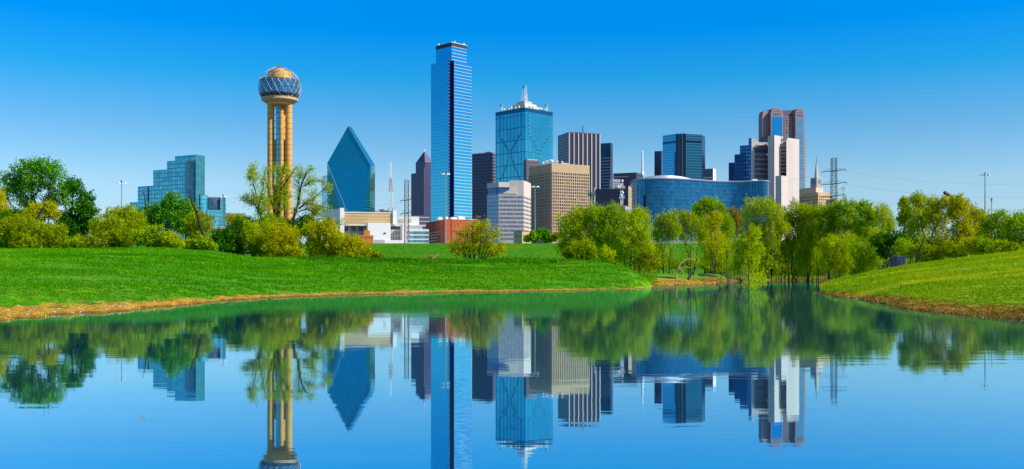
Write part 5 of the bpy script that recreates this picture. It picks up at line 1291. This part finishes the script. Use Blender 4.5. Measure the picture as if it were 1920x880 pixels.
tree('willow_tree', 'airy lime tree left of the sky gap', 1658, 240, [(1650,398,13,15),(1664,404,12,15),(1656,424,16,14),(1670,422,10,14)], 'lime', 1.6, trunk=0.15, **W1)
tree('willow_tree', 'narrow lime tree at the left of the tallest right-hand pair', 1696, 190, [(1696,382,9,12),(1702,398,11,14),(1692,410,9,12),(1704,424,14,16),(1698,452,18,18)], 'lime', 1.6, trunk=0.15, **W1)
tree('willow_tree', 'tallest pointed lime tree among the right-hand trees', 1722, 186, [(1720,374,11,12),(1732,384,13,14),(1718,400,14,16),(1736,408,12,16),(1724,430,18,18),(1734,456,18,18)], 'lime', 1.9, stems=2, trunk=0.17, **W1)
tree('willow_tree', 'yellow-brown tree left of the dark slanting street lamp', 1764, 178, [(1758,384,13,14),(1774,380,13,12),(1750,404,13,16),(1770,408,16,16),(1762,434,18,18),(1752,464,18,20),(1778,460,16,20)], 'yellow', 1.6, stems=2, trunk=0.15, **W1)
tree('willow_tree', 'yellow-green tree right of the dark slanting street lamp', 1802, 174, [(1796,378,13,12),(1808,388,12,13),(1788,398,10,12),(1804,412,15,16),(1814,434,14,18),(1796,440,14,18),(1806,466,18,18)], 'yellow', 1.5, stems=2, trunk=0.15, **W1)
tree('willow_tree', 'orange-tinged yellow tree left of the far-right floodlight mast', 1832, 180, [(1824,402,13,16),(1840,406,11,12),(1830,426,16,18),(1842,440,12,18),(1828,458,16,18)], 'yellow', 1.8, stems=2, trunk=0.14, **W1)
tree('willow_tree', 'rounded green tree under the far-right floodlight mast', 1868, 165, [(1856,418,14,16),(1876,410,15,16),(1862,440,18,18),(1884,436,14,18),(1868,460,20,14)], 'green', 2.1, stems=2, trunk=0.14, **W1)
tree('willow_tree', 'green tree cut by the right edge of the photo', 1910, 160, [(1898,420,13,14),(1916,414,14,15),(1904,440,18,18),(1926,436,14,18),(1910,458,20,12)], 'green', 2.0, stems=2, trunk=0.14, **W1)
# understory and front bushes
tree('willow_tree', 'light green young tree standing in the shallow water', 1404, 94, [(1400,452,16,14),(1412,440,13,14),(1398,474,15,14),(1420,466,14,14),(1408,490,16,12)], 'lime', 1.2, leaf=(0.22,0.075), up=0.8, stems=2, trunk=0.055, split=0.6, group=G4)
tree('willow_bush', 'round yellow-green bush at the dark waterline below the pylon', 1572, 230, [(1560,462,18,18),(1582,458,16,18),(1556,486,18,16),(1584,486,20,16)], 'lime', 2.4, stems=4, trunk=0.08, **W1)
tree('willow_bush', 'fan-shaped green bush at the waterline with upright stems', 1514, 268, [(1500,486,16,18),(1518,480,16,20),(1532,490,14,16)], 'green', 1.3, stems=7, trunk=0.06, spread=0.35, **W1)
tree('willow_bush', 'fresh green undergrowth on the right of the round waterline bush', 1626, 200, [(1616,470,18,18),(1636,478,16,16),(1620,494,18,12),(1650,462,18,16)], 'green', 2.5, stems=4, trunk=0.08, **W1)
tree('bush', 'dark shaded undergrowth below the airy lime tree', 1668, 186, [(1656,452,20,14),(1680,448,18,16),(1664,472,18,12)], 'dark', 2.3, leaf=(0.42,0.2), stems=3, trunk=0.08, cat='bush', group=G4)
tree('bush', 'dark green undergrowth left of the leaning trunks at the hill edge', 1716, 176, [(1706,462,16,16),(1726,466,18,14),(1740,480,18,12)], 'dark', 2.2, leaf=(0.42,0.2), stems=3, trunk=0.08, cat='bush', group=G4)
tree('willow_bush', 'small olive shrub at the foot of the right-edge trees', 1888, 150, [(1876,462,14,10),(1894,464,14,9)], 'olive', 2.0, leaf=(0.34,0.12), stems=3, trunk=0.05, group=G4, cat='bush')
tree('bush', 'dark green thicket low on the far bank behind the sandy spit', 1262, 300, [(1235,498,22,8),(1270,496,24,9),(1300,494,22,9),(1330,498,18,9)], 'green', 2.0, leaf=(0.5,0.2), stems=5, trunk=0.08, cat='bush', group=G4)
tree('bush', 'dark thicket low along the far waterline under the lime trees', 1450, 300, [(1380,500,18,12),(1410,498,20,14),(1440,496,20,14),(1470,498,20,14),(1500,500,20,12),(1540,500,20,14)], 'green', 2.2, leaf=(0.5,0.2), stems=6, trunk=0.1, spread=2.5, cat='bush', group=G4)

UG = [(1348,262,[(1340,484,18,16),(1358,478,16,18)],'olive','olive undergrowth behind the reddish thickets'),
 (1392,268,[(1384,470,18,18),(1402,482,18,18)],'lime','lime undergrowth behind the young flooded tree'),
 (1424,272,[(1418,466,18,20),(1436,480,18,18)],'green','fresh green undergrowth below the broad lime tree'),
 (1458,276,[(1452,468,18,20),(1470,486,18,16)],'lime','lime undergrowth left of the olive tree'),
 (1494,278,[(1488,470,16,18),(1504,462,16,18)],'green','green undergrowth below the olive tree before the white tower'),
 (1540,276,[(1534,468,16,18),(1548,478,16,18)],'lime','lime undergrowth right of the fan-shaped bush'),
 (1604,250,[(1598,474,18,18),(1612,488,16,14)],'green','green undergrowth right of the round waterline bush'),
 (1644,235,[(1638,446,14,16),(1652,452,14,16)],'lime','lime undergrowth beneath the airy lime tree'),
 (1696,168,[(1690,462,14,14),(1704,470,14,12)],'green','green undergrowth above the blue container'),
 (1740,166,[(1732,470,16,14),(1748,476,16,12)],'olive','olive undergrowth below the tallest pointed tree'),
 (1786,164,[(1780,468,16,14),(1796,474,14,12)],'olive','olive undergrowth below the slanting street lamp'),
 (1824,160,[(1816,462,16,14),(1836,466,16,12)],'yellow','yellow undergrowth below the orange-tinged tree'),
 (1852,158,[(1846,458,14,14),(1860,464,14,10)],'green','green undergrowth left of the right-edge trees'),
 (1232,200,[(1226,470,12,14),(1236,484,12,12)],'olive','sparse olive growth beside the left dark-stemmed willow')]
for px, d, lo, pal, lab in UG:
    if d > 240: lo = lo+[(px-8, 503, 20, 13), (px+12, 506, 18, 12)]
    tree('willow_bush', lab, px, d, lo, pal, 1.9, leaf=(0.55,0.18) if d > 200 else (0.4,0.14), up=0.8, stems=4, trunk=0.06, cat='bush', group=G4)

# dark slim stems, dead branches, twigs of the flooded cove
def dead_tree(label, base, d, H, n, mat, seed, fan=0.35, r0=0.06, name='dead_tree', cat='dead tree', py_base=None):
    rng = np.random.default_rng(seed); zb = gz(base, d); root = empty(name, (X(base, d), d, zb), 0, label, cat); mb = MB()
    for i in range(n):
        a = (i-(n-1)/2)/max(1, n-1)*2*fan+rng.normal()*0.06; h = H*rng.uniform(0.65, 1.0)
        p0 = np.array([rng.normal()*0.12*n**0.5, rng.normal()*0.15, -0.4]); e = p0+np.array([math.sin(a)*h, rng.normal()*0.3, h])
        q = wig(p0, e, 5, 0.02, rng); mb.tube(q, np.linspace(r0, r0*0.2, 6), 5)
        for k in range(5):
            s0 = np.array(q[rng.integers(2, 5)]); u = np.array([math.sin(a)+rng.normal()*0.55, rng.normal()*0.4, 1.0]); mb.tube(wig(s0, s0+u*h*rng.uniform(0.12, 0.3), 2, 0.05, rng), np.linspace(r0*0.4, r0*0.1, 3), 4)
    mb.build('branches', M[mat], root)
dead_tree('bleached grey dead tree rising before the wavy glass hotel', 1396, 255, 21.5, 5, 'bark_grey', 4, 0.13, 0.14)
dead_tree('reddish leafless thicket standing in the shallow cove water', 1352, 95, 4.4, 12, 'bark_red', 6, 0.28, 0.028)
dead_tree('second reddish leafless thicket nearer the young flooded tree', 1378, 100, 4.0, 7, 'bark_red', 9, 0.35, 0.028)
dead_tree('bare twiggy shrub with few shoots on the grass crest', 992, 166, 2.4, 6, 'bark_red', 12, 0.5, 0.03, 'bare_shrub', 'shrub')
dead_tree('tiny dry sprig on the crest left of the bare twiggy shrub', 962, 166, 1.3, 3, 'bark_red', 13, 0.4, 0.02, 'bare_shrub', 'shrub')
dead_tree('pair of slim dark stems in the water left of the flooded tree', 1394, 96, 2.9, 2, 'bark', 15, 0.05, 0.05)
STEM = [(1428,272,11,'slim dark trunk among the waterline trees, below the lime tree'),(1447,270,10,'paired dark trunk right of the lime tree at the waterline'),(1468,268,9,'slim dark trunk below the olive tree'),(1488,270,12,'tall dark trunk below the white stepped tower'),(1533,266,9,'slim dark trunk right of the fan-shaped bush'),(1600,240,9,'dark trunk at the right of the round waterline bush')]
for i, (px, d, h, lab) in enumerate(STEM): dead_tree(lab, px, d, h, 2, 'bark', 30+i, 0.08, 0.15, 'slim_tree', 'tree trunk')
for i, (pts, lab) in enumerate([([(1714,500),(1720,482),(1728,462),(1736,440)],'dark trunk leaning right at the hill edge by the blue container'),([(1678,506),(1672,488),(1668,468)],'dark trunk leaning left of the blue container'),([(1660,508),(1668,490),(1678,470)],'thin dark trunk crossing behind the left-leaning one'),([(1702,500),(1708,486),(1718,468)],'second dark trunk leaning right beside the first')]):
    snag(lab, pts, 140+i*3, 0.16, 0.08, name='leaning_tree')
def driftwood():
    d = 150.0; k = d/F; zb = gz(1270, d)
    r = empty('fallen_branch', (X(1270, d), d, zb), 0, 'bleached arching dead branch on the sandy spit', 'dead wood'); mb = MB()
    def P(px, py, y=0): return (X(px, d)-X(1270, d), y, Zp(py, d)-zb)
    mb.tube([P(1268,528), P(1268,512), P(1274,497), P(1283,488), P(1294,485), P(1303,488)], [0.15,0.14,0.12,0.1,0.07,0.03], 7)
    mb.tube([P(1274,498,.2), P(1278,506,.3), P(1285,516,.4)], [0.09,0.07,0.03], 6); mb.tube([P(1272,505,-.2), P(1284,500,-.3), P(1296,503,-.4)], [0.1,0.08,0.03], 6)
    mb.build('branch', M['wood_dead'], r)
    for i, (a, b_, lab) in enumerate((((1290,524),(1306,500),'dark fallen limb leaning beside the arching branch'),((1215,521),(1270,522),'long dark log lying on the sandy spit'),((1310,515),(1345,519),'dark log under the forked willow'))):
        o = MB().tube(wig((X(a[0], 160), 160, max(Zp(a[1], 160), 0.25)), (X(b_[0], 162), 162, max(Zp(b_[1], 162), 0.3)), 4, 0.02, np.random.default_rng(i)), [0.2,0.22,0.19,0.16,0.08], 7).build('fallen_log', M['bark'])
        tag(o, lab, 'log')
    d = 166.0; zb = gz(810, d); r = empty('driftwood', (X(808, d), d, zb), 0, 'pile of bleached driftwood lying on the grass crest below the pylon', 'dead wood'); mb = MB()
    rng = np.random.default_rng(2)
    for i in range(8):
        a = rng.uniform(0, math.pi); c = np.array([rng.normal()*0.35, rng.normal()*0.2, 0.25+0.1*i*0.5]); u = np.array([math.cos(a)*1.0, 0.3*rng.normal(), 0.45*rng.normal()]); mb.tube([c-u*0.7, c, c+u*0.6], [0.09, 0.1, 0.04], 5)
    mb.build('branches', M['wood_dead'], r)
driftwood()
# pale roots and litter at the cove edge
for i, (px, d, lab) in enumerate(((1372,150,'bleached root stub at the cove edge behind the reddish thicket'),(1398,160,'pale forked root stub right of the reddish thicket'),(1548,235,'small pale snag at the dark waterline below the pylon'))):
    zb = gz(px, d); mb = MB(); rng = np.random.default_rng(50+i)
    for k in range(4): a = rng.uniform(-0.9, 0.9); mb.tube([(0, 0, -0.3), (math.sin(a)*0.8, 0.1*k, 0.7), (math.sin(a)*1.8, 0.1*k, 1.1+rng.random())], [0.1, 0.07, 0.03], 5)
    r = empty('root_stub', (X(px, d), d, max(zb, 0)), 0, lab, 'dead wood'); mb.build('roots', M['wood_dead'], r)

# stones on the mud of the left bank
def stones():
    rng = np.random.default_rng(21); protos = []
    for k in range(5):
        bm = bmesh.new(); bmesh.ops.create_icosphere(bm, subdivisions=2, radius=1.0)
        for v in bm.verts: v.co *= 1+0.22*math.sin(v.co.x*3+k)*math.cos(v.co.y*2.3+k*2)+rng.normal()*0.03; v.co.z *= 0.6
        me = bpy.data.meshes.new('stone'); bm.to_mesh(me); bm.free(); me.materials.append(M['stone_pale']); protos.append(me)
    n = 0
    while n < 56:
        px = rng.uniform(0, 420) if n < 46 else rng.uniform(420, 760)
        ds = CH*F/(float(itp(px, SHORE_L))-HOR); d = ds+abs(rng.normal())*2.2+0.5; z = gz(px, d)
        if z < 0.02: continue
        o = add('stone', protos[n % 5], None, (X(px, d), d, z+0.01), rng.uniform(0, 6)); s = rng.uniform(0.02, 0.055); o.scale = (s, s*rng.uniform(0.7, 1.2), s)
        tag(o, 'pale pinkish stone lying on the muddy left waterline', 'stone', 'stones on the muddy bank'); n += 1
stones()
o = MB().sphere((X(265, 7.7), 7.7, 0.005), 0.008, 10, 6, 0.6).tube([(X(265, 7.7)+0.012, 7.7, 0.012), (X(265, 7.7)+0.03, 7.7, 0.022)], [0.006, 0.003], 5).build('floating_seed', M['wood_dead'])
tag(o, 'tiny pale speck floating alone on the blue water', 'debris')

# grass: short blades over the banks, one uncountable cover per bank
def grass(name, label, pxr, dr, n, seed, hmul, tintbase, m, litter=False, wide=1.0):
    rng = np.random.default_rng(seed)
    px = rng.uniform(*pxr, n); d = 1/np.sqrt(rng.uniform(1/dr[1]**2, 1/dr[0]**2, n)); d2 = rng.uniform(*dr, n); d = np.where(rng.random(n) < 0.45, d, d2)
    z = hgt(px, d); x = (px-960)/F*d
    nz = np.sin(x*0.7+1.3*np.sin(d*0.3))*np.sin(d*0.5+x*0.2)
    lim = 0.22+0.1*nz-0.10*np.clip((d-35)/40, 0, 1)
    ok = (z > lim) & (z < 14.8)
    if litter: ok = (z > 0.01) & (z < lim+(0 if litter is True else litter)+0.06*rng.normal(size=n))
    px, d, z, x, nz = px[ok], d[ok], z[ok], x[ok], nz[ok]
    pat = np.sin(x*0.23+3*np.sin(d*0.11+x*0.05))*np.sin(d*0.31+2*np.sin(x*0.17)); keep = rng.random(len(x)) > 0.75*np.clip((pat-0.45)*3, 0, 1)*(not litter)
    px, d, z, x, nz = px[keep], d[keep], z[keep], x[keep], nz[keep]
    k = len(x); B = 4
    h = (hmul*rng.uniform(0.5, 1.3, k)*(0.8+0.3*nz)*np.clip(d/60, 0.55, 1.6))
    base = np.stack([x, d, z-0.02], -1)[:, None, :]+rng.normal(size=(k, B, 3))*np.array([0.12, 0.12, 0])*np.clip(d/60, 0.7, 2)[:, None, None]
    hh = h[:, None]*rng.uniform(0.6, 1.2, (k, B)); wd = 0.014*wide*np.clip(d/30, 1, 6)[:, None]*rng.uniform(0.6, 1.4, (k, B))
    ang = rng.uniform(0, math.pi, (k, B)); lean = rng.normal(size=(k, B, 2))*0.35
    a = base+np.stack([np.cos(ang)*wd, np.sin(ang)*wd, 0*wd], -1); b = base-np.stack([np.cos(ang)*wd, np.sin(ang)*wd, 0*wd], -1)
    t = base+np.stack([lean[..., 0]*hh, lean[..., 1]*hh, hh], -1)
    v = np.stack([a, b, t], 2).reshape(-1, 3); N = k*B
    me = bpy.data.meshes.new(name); me.vertices.add(N*3); me.vertices.foreach_set('co', v.astype(np.float32).ravel())
    me.loops.add(N*3); me.loops.foreach_set('vertex_index', np.arange(N*3, dtype=np.int32)); me.polygons.add(N); me.polygons.foreach_set('loop_start', np.arange(0, N*3, 3, dtype=np.int32)); me.update(calc_edges=True)
    big = 0.5+0.5*np.sin(x*0.05+2*np.sin(d*0.03))*np.sin(d*0.06+1); big = big+0.5*np.sin(x*0.33+2*np.sin(d*0.21+0.04*x))*np.sin(d*0.27+1.5*np.sin(x*0.13))
    trk = np.exp(-((d-(54+0.62*(x-22)))/1.6)**2)*(x > 17)*(pxr[0] > 1000)+0.6*np.exp(-((d-(76+0.5*(x-30)))/2.2)**2)*(x > 30)*(pxr[0] > 1000)
    tint = np.clip(tintbase+0.7*trk[:, None]+0.16*nz[:, None]+0.34*(big[:, None]-0.5)+rng.normal(size=(k, B))*0.16, 0, 1).ravel()
    at = me.attributes.new('tint', 'FLOAT', 'FACE'); at.data.foreach_set('value', tint.astype(np.float32)); me.materials.append(m)
    tag(add(name, me), label, 'grass', kind='stuff')
GL = leafmat('grass_blade', (0.024,0.17,0.001), (0.065,0.33,0.002), (0.30,0.52,0.006), 0.4)
GR = leafmat('dry_grass_blade', (0.08,0.23,0.001), (0.27,0.44,0.003), (0.62,0.58,0.015), 0.4)
grass('grass', 'bright green spring grass covering the left bank', (-60, 1230), (25, 172), 110000, 1, 0.14, 0.42, GL)
grass('grass', 'yellow-green grass covering the right hill', (1525, 1990), (25, 125), 55000, 2, 0.14, 0.42, GR)
grass('grass', 'deep green grass on the distant levee slope', (-60, 1990), (345, 412), 26000, 3, 0.22, 0.24, GL)

LIT = leafmat('dry_litter', (0.05,0.022,0.005), (0.34,0.20,0.02), (0.75,0.52,0.10), 0.2)
grass('dry_litter', 'orange dry grass and twigs littering the left waterline', (-60, 1230), (24, 110), 26000, 4, 0.07, 0.55, LIT, True, 1.3)
grass('dry_litter', 'brown roots, twigs and dry grass littering the right waterline', (1525, 1990), (24, 70), 26000, 5, 0.10, 0.36, LIT, True, 1.5)

grass('dry_litter', 'dead leaves and twigs on the sandy cove shore', (1205, 1660), (108, 320), 22000, 6, 0.10, 0.42, LIT, 0.45, 1.0)
WD = leafmat('weed_leaf', (0.010,0.08,0.002), (0.028,0.17,0.003), (0.08,0.30,0.004), 0.35)
grass('tall_weeds', 'dark green tall weeds along the crest of the left bank', (560, 1190), (136, 166), 2600, 7, 0.26, 0.4, WD, False, 1.3)
FL = leafmat('yellow_flower', (0.14,0.34,0.003), (0.28,0.46,0.004), (0.55,0.56,0.008), 0.4)
grass('wildflowers', 'yellow-green wildflowers speckling the left bank', (-60, 1230), (26, 165), 7000, 8, 0.12, 0.4, FL, False, 1.6)
grass('wildflowers', 'yellow wildflowers speckling the right hill', (1530, 1990), (26, 118), 5000, 9, 0.11, 0.6, FL, False, 1.6)
